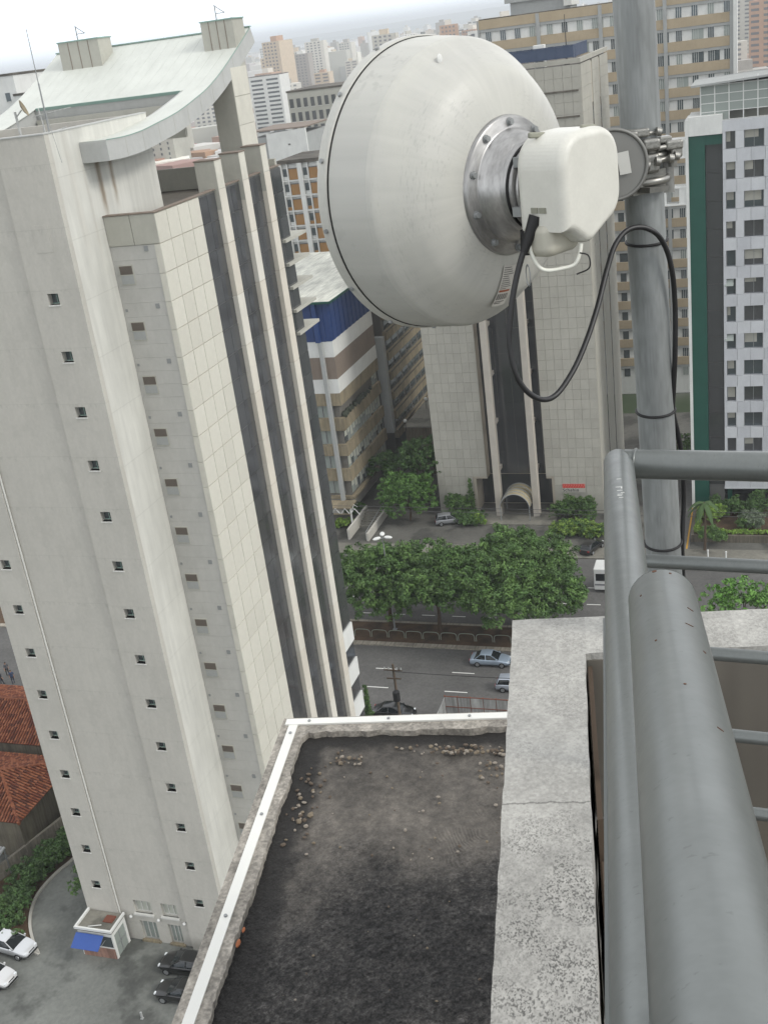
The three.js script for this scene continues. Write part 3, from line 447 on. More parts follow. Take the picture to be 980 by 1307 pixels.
// ---------------------------------------------------------------- white grid-fronted tower with green edge
{
  const xl = -5.35, zf = -139.8, xe = 9, yb = 3.4, H = 47.4;
  const T = thing('grid_tower', 'white grid-fronted tower with a deep green edge strip and glass strip', 'tower', xl, 0, zf);
  const FLh = 3.36, mod = 3.1, nF = 13, cols = 5;
  mesh('core', bx(0.1, xe - xl, yb, H, -18, -0.75), M(S(0.45, 0.46, 0.46), 0.9), T);
  const w1 = 1.05, pier = 0.95, win = 2.15;
  const xs = [[0.35, 1.4]]; for (let c = 0; c < 4; c++) xs.push([2.35 + c * mod, 2.35 + c * mod + win]);
  for (let f = 0; f < nF; f++) {
    const y0 = yb + f * FLh, wy0 = y0 + 1.15, wy1 = y0 + 3.05;
    // spandrel row of square panels
    for (let k = 0; k < 9; k++) { const x0 = k * 1.55; mesh('panel', bx(x0 + 0.015, x0 + 1.535, y0 - 0.29, wy0 - 0.02, -0.7, hash(k, f, 2) * 0.012), mat.gridTile[(hash(k, f, 8) * 3) | 0], T); }
    xs.forEach(([a, b], c) => {
      const pr = c === 0 ? 0 : xs[c - 1][1];
      mesh('pier_panel', bx(pr + 0.015, a - 0.015, wy0 + 0.01, wy1 + 0.02, -0.7, hash(c, f, 3) * 0.012), mat.gridTile[(hash(c, f, 9) * 3) | 0], T);
      const g = mesh('window', bx(a, b, wy0, wy1, -0.68, -0.62), hash(c, f, 33) > 0.5 ? mat.winGlass : mat.darkGlass[2], T);
      const fr = []; for (let k = 0; k <= (c ? 2 : 1); k++) { const x = mix(a + 0.03, b - 0.03, k / (c ? 2 : 1)); fr.push(bx(x - 0.03, x + 0.03, wy0, wy1, -0.62, -0.56)); } mesh('frame', MG(fr), mat.steelGrey, g);
      if (hash(c, f, 14) > 0.25) mesh('blind', bx(a + 0.06, mix(a, b, 0.3 + 0.65 * hash(c, f, 15)), mix(wy0, wy1, 0.2 + 0.5 * hash(f, c, 12)), wy1, -0.618, -0.6), mat.panelGrey, g);
      if (hash(c, f, 24) > 0.9) { const o = mesh('open_sash', bx(-0.5, 0.5, -0.85, 0, -0.02, 0.02), mat.paleGlass, g); o.position.set(mix(a, b, 0.27), wy1 - 0.1, -0.3); o.rotation.x = -0.5; }
    });
  }
  mesh('parapet_band', bx(0, xe - xl, yb + nF * FLh - 0.28, H + 0.6, -0.7, 0.02), mat.gridTile[1], T);
  mesh('underside', bx(-0.05, xe - xl, yb - 0.5, yb - 0.28, -18, 0.03), mat.gridTile[2], T);
  // green edge with glass strip
  mesh('green_frame', MG([bx(-3.75, -1.95, 0.2, H - 0.8, -6, -0.2), bx(-1.95, -0.05, H - 1.9, H - 0.8, -6, -0.25)]), mat.greenPaint, T);
  for (let f = 0; f < 13; f++) mesh('glass_pane', bx(-1.93, -0.07, 3.2 + f * 3.26, 3.2 + (f + 1) * 3.26 - 0.05, -0.9, -0.85), mat.darkGlass[1], T);
  mesh('glass_backing', bx(-1.93, -0.07, 0.2, H - 1.9, -6, -1.0), mat.darkIn, T);
  mesh('white_edge', bx(-4.1, -3.76, 0.2, H + 1, -6, 0.1), mat.white, T);
  mesh('white_head', bx(-3.75, -0.01, H - 0.78, H + 1.3, -6, 0.05), mat.white, T);
  for (const [y, k] of [[44.5, 0], [39.2, 1]]) mesh('side_balcony', MG([bx(-6.6, -4.11, y + 1.75, y + 2.0, -1.6, 0.1), bx(-6.6, -4.11, y - 0.2, y, -1.6, 0.1), bx(-4.9, -4.11, y, y + 1.75, -1.6, 0.05), bx(-6.6, -6.35, y, y + 1.75, -1.6, 0.05)]), mat.white, T);
  for (const x of [0.3, 6.2, 12]) mesh('green_column', bx(x, x + 0.55, 0, yb - 0.5, -1.4, -0.8), mat.greenPaint, T);
  mesh('lobby_glass', bx(-1.9, xe - xl, 0.1, yb - 0.5, -5.2, -5.1), mat.darkGlass[0], T);
  mesh('lobby_wall', bx(-1.9, xe - xl, 0, yb - 0.5, -18, -5.3), mat.darkIn, T);
  // glazed roof pavilion
  const yb2 = H + 0.6;
  const pv = mesh('roof_pavilion', bx(-2.6, xe - xl, H - 1, H + 0.4, -12, -1.2), mat.greyBand, T);
  { const l = []; for (let k = 0; k <= 6; k++) { const x = -2.4 + k * 1.55; l.push(bx(x - 0.06, x + 0.06, yb2 - 0.3, yb2 + 3.9 + k * 0.16, -1.36, -1.24)); } for (let j = 0; j < 5; j++) l.push(bx(-2.4, 7.0, yb2 + j * 0.95 - 0.04, yb2 + j * 0.95 + 0.04, -1.34, -1.26)); for (let j = 0; j < 4; j++) l.push(bx(-2.44, -2.36, yb2 - 0.3 + j * 0.01, yb2 + 3.9, -3.4 - j * 2, -3.28 - j * 2)); mesh('white_frame', MG(l), mat.white, pv); }
  for (let k = 0; k < 6; k++) for (let j = 0; j < 4; j++) if (!(j === 0 && k > 1)) mesh('glass_pane', bx(-2.34 + k * 1.55, -0.91 + k * 1.55, yb2 + j * 0.95 + 0.04, yb2 + j * 0.95 + 0.91, -1.32, -1.29), mat.paleGlass, pv);
  mesh('pavilion_wall', bx(-2.3, 8, yb2 - 0.2, yb2 + 3.8, -9, -3.0), M(S(0.50, 0.50, 0.47), 0.9), pv);
  { const g = bx(-3.4, 9, 0, 0.22, -10, -0.4); const s = mesh('pavilion_roof', g, mat.greyBand, pv); s.position.y = yb2 + 3.95; s.rotation.z = 0.045; }
  mesh('stair_tower', bx(5.3, 12, H, H + 22, -16, -8), mat.wallGrey, T);
}
// ---------------------------------------------------------------- long beige slab behind
{
  const zf = -188, x0 = -43.8, x1 = -5.6, H = 61.6, FLh = 3.25;
  const T = thing('beige_slab_block', 'long beige and grey striped slab block behind the bank tower', 'building', x0, 0, zf);
  const W = x1 - x0;
  mesh('wall', bx(0, W, 0, H, -14, -0.3), mat.white, T);
  const wg = bx(0, 0.95, 0, 1.45, 0, 0.07), bars = MG([0.0, 0.3, 0.6, 0.9].map((x) => bx(x, x + 0.05, 0, 1.45, 0.07, 0.11))), pg = bx(0, 1.7, 0, 1.45, 0, 0.07); const rest = [];
  for (let f = 0; f < 18; f++) {
    const top = H - f * FLh;
    mesh('tan_band', bx(-0.02, W + 0.02, top - 1.35, top, -0.3, 0), mat.tan, T); mesh('grey_band', bx(0, W, top - 1.78, top - 1.352, -0.3, -0.06), mat.greyBand, T);
    for (let b = 0; b < 4; b++) for (const dx of [1.0, 3.3, 5.6, 7.9]) {
      const x = b * 9.6 + dx + 0.2; const big = hash(f, b * 10 + dx * 10 | 0, 6) > 0.75;
      if (f < 5 || x > 26) { const w = mesh('window', big ? pg : wg, hash(f, x * 10 | 0, 2) > 0.3 ? mat.winGlass : mat.paleGlass, T); w.position.set(x, top - 3.22, -0.3); mesh('bars', bars, mat.white, w); }
      else rest.push((big ? pg : wg).clone().translate(x, top - 3.22, -0.3));
    }
  }
  mesh('window_rows', MG(rest), mat.winGlass, T).userData.kind = 'stuff';
  for (let k = 0; k < 5; k++) mesh('pier', bx(k * 9.5 - 0.25 + (k ? 0 : 0.3), k * 9.5 + 0.3, 0, H - 0.05, -0.3, 0.12), mat.greyBand, T);
  mesh('roof', bx(0.2, W - 0.2, H, H + 0.15, -14, -0.5), mat.roofDark, T);
  mesh('plant_house', MG([bx(5.0, 14.3, H + 0.15, H + 1.9, -9, -2.4), bx(4.2, 13.7, H + 1.9, H + 6, -9.5, -2)]), mat.greyBand, T); mesh('plant_house_fin', bx(13.4, 14.6, H + 0.5, H + 8, -9.6, -1.6), mat.wallPale, T);
  mesh('edge_fin', bx(W + 0.05, W + 0.6, 0, H + 3, -3, 0.3), mat.white, T);
}
// ---------------------------------------------------------------- mid-distance blocks
function slab(name, label, x, z, w, h, d, o = {}) {
  const T = thing(name, label, 'building', x, 0, z, o.ry || 0, o.group);
  mesh('wall', bx(0, w, 0, h, -d, 0), o.m || mat.wallPale, T); mesh('roof', bx(-0.15, w + 0.15, h, h + 0.4, -d - 0.1, 0.15), o.rm || mat.roofDark, T);
  if (o.box) mesh('plant_house', bx(w * 0.3, w * 0.7, h + 0.4, h + 4, -d * 0.7, -d * 0.3), o.m || mat.wallPale, T);
  const fh = o.fh || 3, n = Math.floor((h - (o.from || 4)) / fh), cw = o.cw || 1.4, gap = o.gap || 3, g = bx(0, cw, 0, o.wh || 1.5, 0, 0.08), l = [];
  for (let f = 0; f < n; f++) { const y = h - 1.2 - (f + 1) * fh + 0.8; for (let xx = (gap - cw) / 2; xx + cw < w; xx += gap) { if (o.parts && f < o.parts) { const q = mesh('window', g, o.wm || mat.winGlass, T); q.position.set(xx, y, 0.0); mesh('sill', bx(-0.05, cw + 0.05, -0.12, 0, 0, 0.15), mat.wallPale, q); } else l.push(g.clone().translate(xx, y, 0)); }
    if (o.bal) l.push(bx(w * 0.5, w - 0.2, y - 0.9, y - 0.1, 0, 0.9)); }
  if (o.sides) for (let f = 0; f < n; f++) { const y = h - 1.2 - (f + 1) * fh + 0.8; for (let zz = 1; zz + cw < d; zz += gap) { l.push(bx(w, w + 0.08, y, y + 1.4, -zz - cw, -zz)); } }
  if (l.length) mesh('window_rows', MG(l), o.wm || mat.winGlass, T).userData.kind = 'stuff';
  return T;
}
{ // apartment block with orange panels
  const T = thing('orange_panel_block', 'white framed apartment block with orange brown infill panels', 'building', -92.2, 0, -215);
  mesh('wall', bx(0, 24, 0, 40.4, -14, -0.5), mat.white, T); mesh('roof', bx(-0.3, 24.3, 40.4, 41.1, -14.3, 0.1), mat.roofDark, T);
  for (let b = 0; b < 6; b++) { const x = b * 4.3; mesh('pier', bx(x - 0.45, x + 0.45, 0, 40.4, -0.5, 0.25), mat.white, T); mesh('pier', bx(x + 1.5, x + 1.75, 0, 40.4, -0.5, 0.0), mat.white, T);
    for (let f = 0; f < 8; f++) { const y = 40 - (f + 1) * 2.95; const q = mesh('orange_panel', bx(x + 1.85, x + 3.75, y + 0.25, y + 2.3, -0.5, -0.2), mat.orange, T); mesh('panel_head', bx(x + 1.85, x + 3.75, y + 2.3, y + 2.45, -0.5, -0.1), mat.darkIn, q);
      const w = mesh('window', bx(x + 0.55, x + 1.4, y + 0.9, y + 2.35, -0.5, -0.35), mat.winGlass, T); mesh('apron', bx(x + 0.55, x + 1.4, y + 0.25, y + 0.85, -0.5, -0.3), hash(b, f, 2) > 0.5 ? mat.orange : mat.white, w); mesh('floor_line', bx(x + 0.45, x + 3.85, y - 0.1, y + 0.2, -0.5, -0.08), mat.white, w); } }
}
{
  const T = thing('blank_white_block', 'low block with blank white gable wall and brown roof', 'building', -100.9, 0, -231);
  const g = new THREE.Shape([V2(0, 0), V2(9.2, 0), V2(9.2, 45.7), V2(0.3, 45.2)]); mesh('gable_wall', uvm(new THREE.ExtrudeGeometry(g, { depth: 0.6, bevelEnabled: false })), mat.white, T);
  mesh('wall', bx(-3.4, 8.9, 0, 44.6, -14, -0.05), mat.greyBand, T); mesh('roof', bx(-3.6, 9.2, 45.75, 46.0, -14, 0.4), mat.brownBand, T); mesh('vent', bx(5.0, 5.5, 42.6, 42.9, 0.6, 0.66), mat.darkIn, T);
  for (let k = 0; k < 2; k++) mesh('window', bx(-2.4, -1.5, 41.5 - k * 3, 42.3 - k * 3, -0.05, 0.02), mat.winGlass, T);
}
slab('grey_institution_block', 'grey institutional block with rows of paired tall windows', -107.5, -262, 36, 51.5, 18, { m: mat.panelGrey, cw: 0.95, gap: 1.75, fh: 3.05, wh: 2.0, parts: 6, wm: mat.darkGlass[1] });
slab('windowless_grey_block', 'plain grey block with a few small square openings', -112, -345, 15, 57, 14, { m: mat.greyBand, cw: 1.4, gap: 7.2, fh: 5.5, wh: 1.2, parts: 3, from: 44 });
slab('pale_gable_block', 'pale block end standing beside the windowless grey block', -96.8, -345.3, 11, 57.2, 14, { m: mat.wallPale, cw: 0.8, gap: 9, fh: 6, from: 48 });  // end block in a paler wall colour than the grey one
slab('balcony_tower', 'white tower with stacked dark glass strips standing in for balcony shade', -356, -800, 24, 43, 18, { m: mat.white, cw: 9, gap: 12, fh: 2.9, wh: 1.3 });  // flat dark glass strips stand in for the shade inside the balconies
slab('terraced_white_block', 'white block with deep terrace windows beside the tower roof', -141, -192, 9, 63, 14, { m: mat.white, cw: 1.0, gap: 2.8, fh: 4, parts: 4 });
slab('terraced_white_block', 'lower white block with wide strip windows beside the tower roof', -132, -191, 6.5, 59.4, 14, { m: mat.white, cw: 2.2, gap: 3.2, fh: 4, parts: 4 });
slab('slender_grey_tower', 'slender grey tower with twin window strips seen beneath the swooping roof', -392, -690, 30, 26, 20, { m: mat.panelGrey, cw: 1.6, gap: 4.2, fh: 3 });
slab('slender_grey_tower', 'ribbed grey tower with dotted windows seen beneath the swooping roof', -362, -640, 22, 46, 20, { m: mat.panelGrey, cw: 1.1, gap: 5.2, fh: 3 });
slab('slender_grey_tower', 'white slab with dark window stripes seen beneath the swooping roof', -415, -720, 20, 20, 20, { m: mat.white, cw: 3.6, gap: 4.6, fh: 3 });
{ // far city: single towers, then the mass of roofs behind them
  const tones = [S(0.86, 0.85, 0.82), S(0.78, 0.77, 0.74), S(0.70, 0.69, 0.67), S(0.82, 0.76, 0.68), S(0.66, 0.64, 0.62), S(0.74, 0.62, 0.54), S(0.9, 0.9, 0.89)].map((c) => M(c, 0.9, { map: grime }));
  const names = ['white', 'pale grey', 'grey', 'cream', 'dark grey', 'pinkish', 'bright white'];
  const stripe = M(S(0.42, 0.43, 0.44), 0.8);
  for (let i = 0; i < 290; i++) {
    const px = -80 + 1150 * ((i * 0.61803) % 1), d = 480 + 3200 * Math.pow(rnd(), 0.9), hy = 653.5 + (-(FPX * 0.388143) - (px - 490) * 0.123561) / 0.913278;
    const dir = ray(px, hy).setY(0).normalize(); const x = dir.x * d, z = dir.z * d;
    if (z > -330 || (px > 300 && px < 420 && d < 900) || (px > 180 && px < 300 && d < 760)) continue;
    const h = rr(26, 66), w = rr(11, 24), dp = rr(10, 18), ti = (rnd() * 7) | 0;
    const T = thing('far_tower', names[ti] + ' high-rise block standing in the hazy far city', 'tower', x, 0, z, rr(-0.5, 0.6), names[ti] + ' high-rises in the far city');
    mesh('wall', bx(-w / 2, w / 2, 0, h, -dp, 0), tones[ti], T); mesh('plant_house', bx(-w * 0.2, w * 0.15, h, h + rr(2, 4.5), -dp * 0.8, -dp * 0.3), tones[(ti + 2) % 7], T);
    if (d < 1800) { const l = [], v = rnd() > 0.5; const n = Math.floor(h / 3); if (v) for (let k = 0; k < n; k++) { for (const [a, b] of [[-0.42, -0.1], [0.08, 0.42]]) l.push(bx(w * a, w * b, h - 3 * k - 2.4, h - 3 * k - 1.1, 0, 0.12)); } else for (let k = 0; k < n; k++) for (let q = -0.4; q < 0.4; q += 0.2) l.push(bx(w * q, w * (q + 0.1), h - 3 * k - 2.5, h - 3 * k - 1.1, 0, 0.12)); mesh('window_rows', MG(l), stripe, T).userData.kind = 'stuff'; }
  }
  const N = 18000, im = new THREE.InstancedMesh(new THREE.BoxGeometry(1, 1, 1).translate(0, 0.5, 0), M(0xffffff, 0.95), N), m4 = new THREE.Matrix4(), q = new THREE.Quaternion(), col = new THREE.Color();
  for (let i = 0; i < N; i++) {
    const a = rr(-1.25, 0.75), d = 480 + 8200 * Math.pow(rnd(), 1.1); const x = Math.sin(a) * d, z = -Math.cos(a) * d; const tall = rnd() > 0.62 && d > 1500;
    q.setFromAxisAngle(V3(0, 1, 0), rr(-0.6, 0.6)); const ww = rr(9, 26) * (1 + d / 5000), hh = tall ? rr(18, 48) : rr(5, 13);
    m4.compose(V3(x, -0.05, z), q, V3(ww, z > -330 ? 5 : hh * (d < 900 ? 0.7 : 1), rr(9, 22) * (1 + d / 5000))); im.setMatrixAt(i, m4);
    const t = rnd(); if (!tall && t > 0.55) col.setRGB(rr(0.3, 0.42), rr(0.19, 0.25), rr(0.13, 0.18)); else { const k = rr(0.42, 0.82); col.setRGB(k, k * rr(0.95, 1), k * rr(0.88, 0.98)); } im.setColorAt(i, col);
  }
  im.name = 'far_city'; im.castShadow = im.receiveShadow = true; tag(im, 'hazy mass of far city roofs and blocks', 'city', null, 'stuff'); scene.add(im);
}
{ // hills along the horizon
  for (const [D, h0, s, nm] of [[9500, 70, 7, 'blue-grey hills on the horizon'], [12500, 190, 19, 'paler hill range behind the nearer hills']]) {
    const n = 160, pos = [], idx = [];
    for (let i = 0; i <= n; i++) { const a = mix(-1.5, 1.0, i / n), hgt = h0 * (0.35 + 0.9 * fbm(i / n, 0.3, 7, 5, s)); for (const [dd, y] of [[-1400, -5], [-500, hgt * 0.6], [0, hgt], [900, -5]]) pos.push(Math.sin(a) * (D + dd), y, -Math.cos(a) * (D + dd)); }
    for (let i = 0; i < n; i++) for (let j = 0; j < 3; j++) { const a = i * 4 + j; idx.push(a, a + 1, a + 4, a + 1, a + 5, a + 4); }
    const g = new THREE.BufferGeometry(); g.setAttribute('position', new THREE.Float32BufferAttribute(pos, 3)); g.setIndex(idx); g.computeVertexNormals(); const uv = new Float32Array(pos.length / 3 * 2); g.setAttribute('uv', new THREE.BufferAttribute(uv, 2));
    struct('hills', g, M(S(0.40, 0.44, 0.40), 1, { side: THREE.DoubleSide }), nm);
  }
}

// ---------------------------------------------------------------- vegetation
function crownGeo(blobs, size, dens, tones) { // leaf-sized faces gathered in clumps over each lobe
  const pos = [], nor = [], col = [], idx = []; const c = new THREE.Color(), u = V3(), v = V3(), n = V3(), t = V3();
  for (const [bx_, by, bz, rx, ry, rz] of blobs) {
    const clumps = Math.ceil(7 * dens * Math.pow((rx + ry + rz) / 3, 1.6)) + 6;
    for (let k = 0; k < clumps; k++) {
      const a = rnd() * 6.283, z = rr(-0.75, 1), s = Math.sqrt(1 - z * z), f = rr(0.55, 1.04); const cx = bx_ + rx * s * Math.cos(a) * f, cy = by + ry * z * f, cz = bz + rz * s * Math.sin(a) * f; const cr = rr(0.35, 0.62) * Math.min(1.6, 0.35 + 0.22 * (rx + rz) / 2), tone = rr(0.72, 1.22), hue = rnd();
      const m = Math.ceil(26 * cr * cr / (size * size) * 0.24);
      for (let q = 0; q < m; q++) {
        n.set(rr(-1, 1), rr(-0.6, 1), rr(-1, 1)).normalize(); const R = cr * Math.pow(rnd(), 0.45); const px = cx + n.x * R, py = cy + n.y * R * 0.7, pz = cz + n.z * R;
        t.set(rr(-1, 1), rr(-1, 1), rr(-1, 1)).normalize(); n.addScaledVector(t, 0.9).setY(n.y + 0.35).normalize(); u.set(rr(-1, 1), rr(-1, 1), rr(-1, 1)).cross(n).normalize(); v.crossVectors(n, u); const L = size * rr(0.6, 1.25), w = L * 0.42, i0 = pos.length / 3;
        pos.push(px - u.x * L, py - u.y * L, pz - u.z * L, px + v.x * w, py + v.y * w, pz + v.z * w, px + u.x * L, py + u.y * L - 0.1 * L, pz + u.z * L, px - v.x * w, py - v.y * w, pz - v.z * w);
        const T = tones[hue < 0.5 ? 0 : 1], kk = tone * rr(0.8, 1.2); c.setRGB(T[0] * kk, T[1] * kk, T[2] * kk); for (let e = 0; e < 4; e++) { nor.push(n.x, n.y, n.z); col.push(c.r, c.g, c.b); } idx.push(i0, i0 + 2, i0 + 1, i0, i0 + 3, i0 + 2);
      }
    }
  }
  const g = new THREE.BufferGeometry(); g.setAttribute('position', new THREE.Float32BufferAttribute(pos, 3)); g.setAttribute('normal', new THREE.Float32BufferAttribute(nor, 3)); g.setAttribute('color', new THREE.Float32BufferAttribute(col, 3)); g.setIndex(idx); return g;
}
const leafMat = new THREE.MeshStandardMaterial({ color: 0xffffff, vertexColors: true, roughness: 0.7, side: THREE.DoubleSide });
const GREEN = [[0.052, 0.112, 0.022], [0.082, 0.155, 0.034]], DEEP = [[0.048, 0.105, 0.024], [0.066, 0.128, 0.032]], FRESH = [[0.08, 0.20, 0.025], [0.11, 0.24, 0.04]], LIME = [[0.14, 0.25, 0.03], [0.18, 0.28, 0.05]];
function trunkGeo(h, r, limbs) { const l = [rod(V3(0, -0.1, 0), V3(0.15, h * 0.5, 0.05), r, r * 0.75, 9), rod(V3(0.15, h * 0.5, 0.05), V3(0.1, h, 0), r * 0.75, r * 0.5, 9)]; for (const [x, y, z] of limbs) { const m = V3(x * 0.5 + 0.1, mix(h * 0.75, y, 0.6), z * 0.5); l.push(rod(V3(0.13, h * 0.7, 0.03), m, r * 0.5, r * 0.34, 7), rod(m, V3(x, y, z), r * 0.34, r * 0.1, 6)); } return MG(l); }
function tree(name, label, x, y, z, h, r, blobs, o = {}) {
  const T = thing(name, label, o.cat || 'tree', x, y, z, 0, o.group);
  mesh('trunk', trunkGeo(h, r, blobs.map((b) => [b[0] * 0.9, b[1], b[2] * 0.9])), mat.trunk, T);
  mesh('crown', crownGeo(blobs, o.size || 0.2, o.dens || 1, o.tones || GREEN), leafMat, T); return T;
}
function bush(name, label, x, y, z, blobs, o = {}) { const T = thing(name, label, o.cat || 'shrub', x, y, z, 0, o.group); mesh('stems', MG(blobs.slice(0, 6).map((b) => rod(V3(b[0] * 0.6, -0.05, b[2] * 0.6), V3(b[0], b[1], b[2]), 0.05, 0.02, 6))), mat.trunk, T); mesh('foliage', crownGeo(blobs, o.size || 0.13, o.dens || 2.2, o.tones || GREEN), leafMat, T); return T; }
{
  const lobes = (R, n, y, flat, s) => { seed = s; const l = [[0, y + 1, 0, R * 0.62, R * 0.4, R * 0.62]]; for (let k = 0; k < n; k++) { const a = k / n * 6.283 + rr(-0.3, 0.3), q = R * rr(0.5, 0.68); l.push([Math.cos(a) * q, y + rr(-0.9, 0.9), Math.sin(a) * q, R * rr(0.34, 0.46), R * flat * rr(0.3, 0.42), R * rr(0.34, 0.46)]); } return l; };
  tree('median_tree', 'broad green median tree with the street lamp standing in its crown', -40.6, 0.1, -106.4, 4.2, 0.28, lobes(6.9, 10, 6.0, 1, 301), { group: 'trees on the median', dens: 2.3 });
  tree('median_tree', 'middle median tree whose dark trunk shows beneath the leaves', -34.6, 0.1, -105.6, 4.4, 0.25, lobes(6.2, 9, 6.4, 1, 302), { group: 'trees on the median', dens: 2.3 });
  tree('median_tree', 'widest dense median tree in front of the arched entrance', -26.2, 0.1, -106.6, 4.6, 0.3, lobes(8.4, 13, 6.3, 0.85, 303), { group: 'trees on the median', dens: 2.3 });
  tree('median_tree', 'bright green young median tree seen behind the thin guard rails', -2.2, 0.1, -105.2, 3.6, 0.2, lobes(4.4, 7, 4.4, 1, 304), { group: 'trees on the median', tones: FRESH, dens: 1.3, size: 0.24 });
  tree('forecourt_tree', 'rounded bright tree between banded block and bank tower', -46.6, 0.1, -135.2, 2.4, 0.18, lobes(4.4, 10, 3.9, 1.2, 305), { tones: FRESH.map((t) => t.map((c) => c * 0.62)), dens: 2.2 });
  tree('forecourt_tree', 'tall dark tree against the corner of the bank tower', -45.4, 0.1, -141.5, 4.2, 0.22, lobes(4.4, 10, 6.8, 1.5, 306), { tones: DEEP, dens: 1.5 });
  tree('forecourt_tree', 'dark tree in the shade of the low annex', -51.0, 0.1, -143.5, 3.0, 0.2, lobes(4.0, 8, 4.6, 1.1, 307), { tones: DEEP, dens: 1.4 });
  const P = (px, py, y = 0) => onY(px, py, y);
  const hb = (n, w, h, d, s) => { seed = s; const l = []; for (let k = 0; k < n; k++) l.push([rr(-w, w) * 0.85, h * rr(0.35, 0.75), rr(-d, d) * 0.8, Math.min(w, d) * rr(0.45, 0.7) + 0.25, h * 0.42, Math.min(w, d) * rr(0.45, 0.7) + 0.25]); return l; };
  let p = P(586, 655); bush('clipped_bush', 'rounded clipped bush beside the slim cypress', p.x, 0.05, p.z, hb(14, 1.4, 2.6, 1.1, 401), { tones: GREEN });
  p = P(603, 656); { const b = []; for (let k = 0; k < 9; k++) b.push([0, 0.4 + k * 0.55, 0, 0.62 - k * 0.06, 0.45, 0.62 - k * 0.06]); bush('slim_cypress', 'slim pointed cypress against the bank tower stone', p.x, 0.05, p.z, b, { tones: GREEN, cat: 'tree', dens: 4 }); }
  p = P(612, 669); bush('lime_bush', 'bright lime bush at the edge of the forecourt', p.x, 0.05, p.z, hb(7, 0.9, 1.3, 0.7, 402), { tones: LIME });
  p = P(590, 668); bush('low_hedge', 'low dark hedge below the clipped bush', p.x, 0.05, p.z, hb(26, 3.0, 1.3, 1.3, 403), { tones: DEEP });
  p = P(732, 662); bush('tall_hedge', 'tall leafy hedge under the red and black wall sign', p.x, 0.05, p.z, hb(30, 3.0, 2.9, 1.0, 404), { tones: GREEN });
  p = P(738, 682); bush('flower_hedge', 'yellow-green shrubs in front of the tall hedge', p.x, 0.05, p.z, hb(34, 3.6, 1.7, 1.3, 405), { tones: [GREEN[0], LIME[1]] });
  p = P(440, 673); bush('lime_bush', 'bright lime bush at the foot of the banded block', p.x, 0.05, p.z, hb(8, 1.3, 1.1, 0.8, 406), { tones: LIME });
  p = P(448, 655); bush('dark_shrub', 'dark shrub beside the white porch truss', p.x + 0.6, 0.05, p.z + 1, hb(8, 1.3, 2.1, 1.2, 407), { tones: DEEP });
  // garden in front of the grid tower
  const gx0 = -8.7, gx1 = 9, gz0 = -138, gz1 = -130;
  struct('garden_bed', bx(gx0, gx1, 0.05, 0.9, gz0, gz1), mat.soil, 'brown garden bed in front of the grid tower');
  single('garden_wall', MG([bx(gx0 - 0.1, gx1, 0, 1.0, gz1, gz1 + 0.3), bx(gx0 - 0.3, gx0, 0, 1.0, gz0, gz1 + 0.3)]), M(S(0.45, 0.43, 0.39), 0.95, { map: grimeHeavy }), 'low grey retaining wall of the garden bed', 'wall');
  bush('edging_hedge', 'clipped bright hedge along the garden wall', 0, 0.9, gz1 - 0.4, Array.from({ length: 44 }, (_, k) => [gx0 + 0.3 + k * 0.4, 0.32, 0, 0.3, 0.26, 0.34]), { tones: LIME, cat: 'hedge', dens: 2.4 });
  bush('edging_hedge', 'clipped bright hedge along the driveway side of the garden', gx0 + 0.4, 0.9, -134, Array.from({ length: 18 }, (_, k) => [0, 0.32, -3.6 + k * 0.4, 0.3, 0.26, 0.3]), { tones: LIME, cat: 'hedge', dens: 2.4 });
  [[925, 655, 1.6, 2.2, DEEP, 'dark broad shrub under the grid tower'], [945, 672, 1.3, 1.3, GREEN, 'small green shrub on the bare garden soil'], [961, 672, 1.4, 1.8, [[0.12, 0.16, 0.1], [0.15, 0.19, 0.12]], 'silver-leaved round shrub in the garden bed'], [910, 668, 1.0, 2.4, LIME, 'yellow-leaved upright shrub beside the palm'], [905, 684, 1.4, 0.9, GREEN, 'low green shrub behind the clipped hedge'], [968, 650, 1.8, 2.0, DEEP, 'dark shrub beneath the green column']].forEach(([px, py, w, h, t, lb], i) => { const q = P(px, py, 0.9); bush('garden_shrub', lb, q.x, 0.9, q.z, hb(7, w, h, w, 420 + i), { tones: t, group: 'garden shrubs' }); });
  { // palm
    const q = P(899, 702, 0.9), T = thing('palm_tree', 'thin palm with drooping fronds beside the driveway', 'palm', q.x, 0.9, q.z);
    mesh('trunk', MG([rod(V3(0, 0, 0), V3(0.1, 3.2, 0), 0.16, 0.12), rod(V3(0.1, 3.2, 0), V3(0, 6.2, 0), 0.12, 0.09)]), mat.trunk, T); seed = 77;
    for (let k = 0; k < 14; k++) { const a = k / 14 * 6.283 + rr(-0.2, 0.2), L = rr(1.7, 2.4), e = rr(-0.1, 0.7), pts = []; for (let s = 0; s <= 6; s++) { const t = s / 6; pts.push(V3(Math.cos(a) * L * t, 6.15 + L * (e * t - 1.0 * t * t), Math.sin(a) * L * t)); } const pos = [], id = []; pts.forEach((p_, s) => { const w = 0.3 * Math.sin(Math.PI * (0.12 + 0.85 * s / 6)); pos.push(p_.x - Math.sin(a) * w, p_.y - 0.12, p_.z + Math.cos(a) * w, p_.x, p_.y, p_.z, p_.x + Math.sin(a) * w, p_.y - 0.12, p_.z - Math.cos(a) * w); if (s < 6) { const b = s * 3; id.push(b, b + 3, b + 1, b + 1, b + 3, b + 4, b + 1, b + 4, b + 2, b + 2, b + 4, b + 5); } }); const g = new THREE.BufferGeometry(); g.setAttribute('position', new THREE.Float32BufferAttribute(pos, 3)); g.setIndex(id); g.computeVertexNormals(); mesh('frond', g, M(S(0.24, 0.33, 0.17), 0.8, { side: THREE.DoubleSide }), T); }
  }
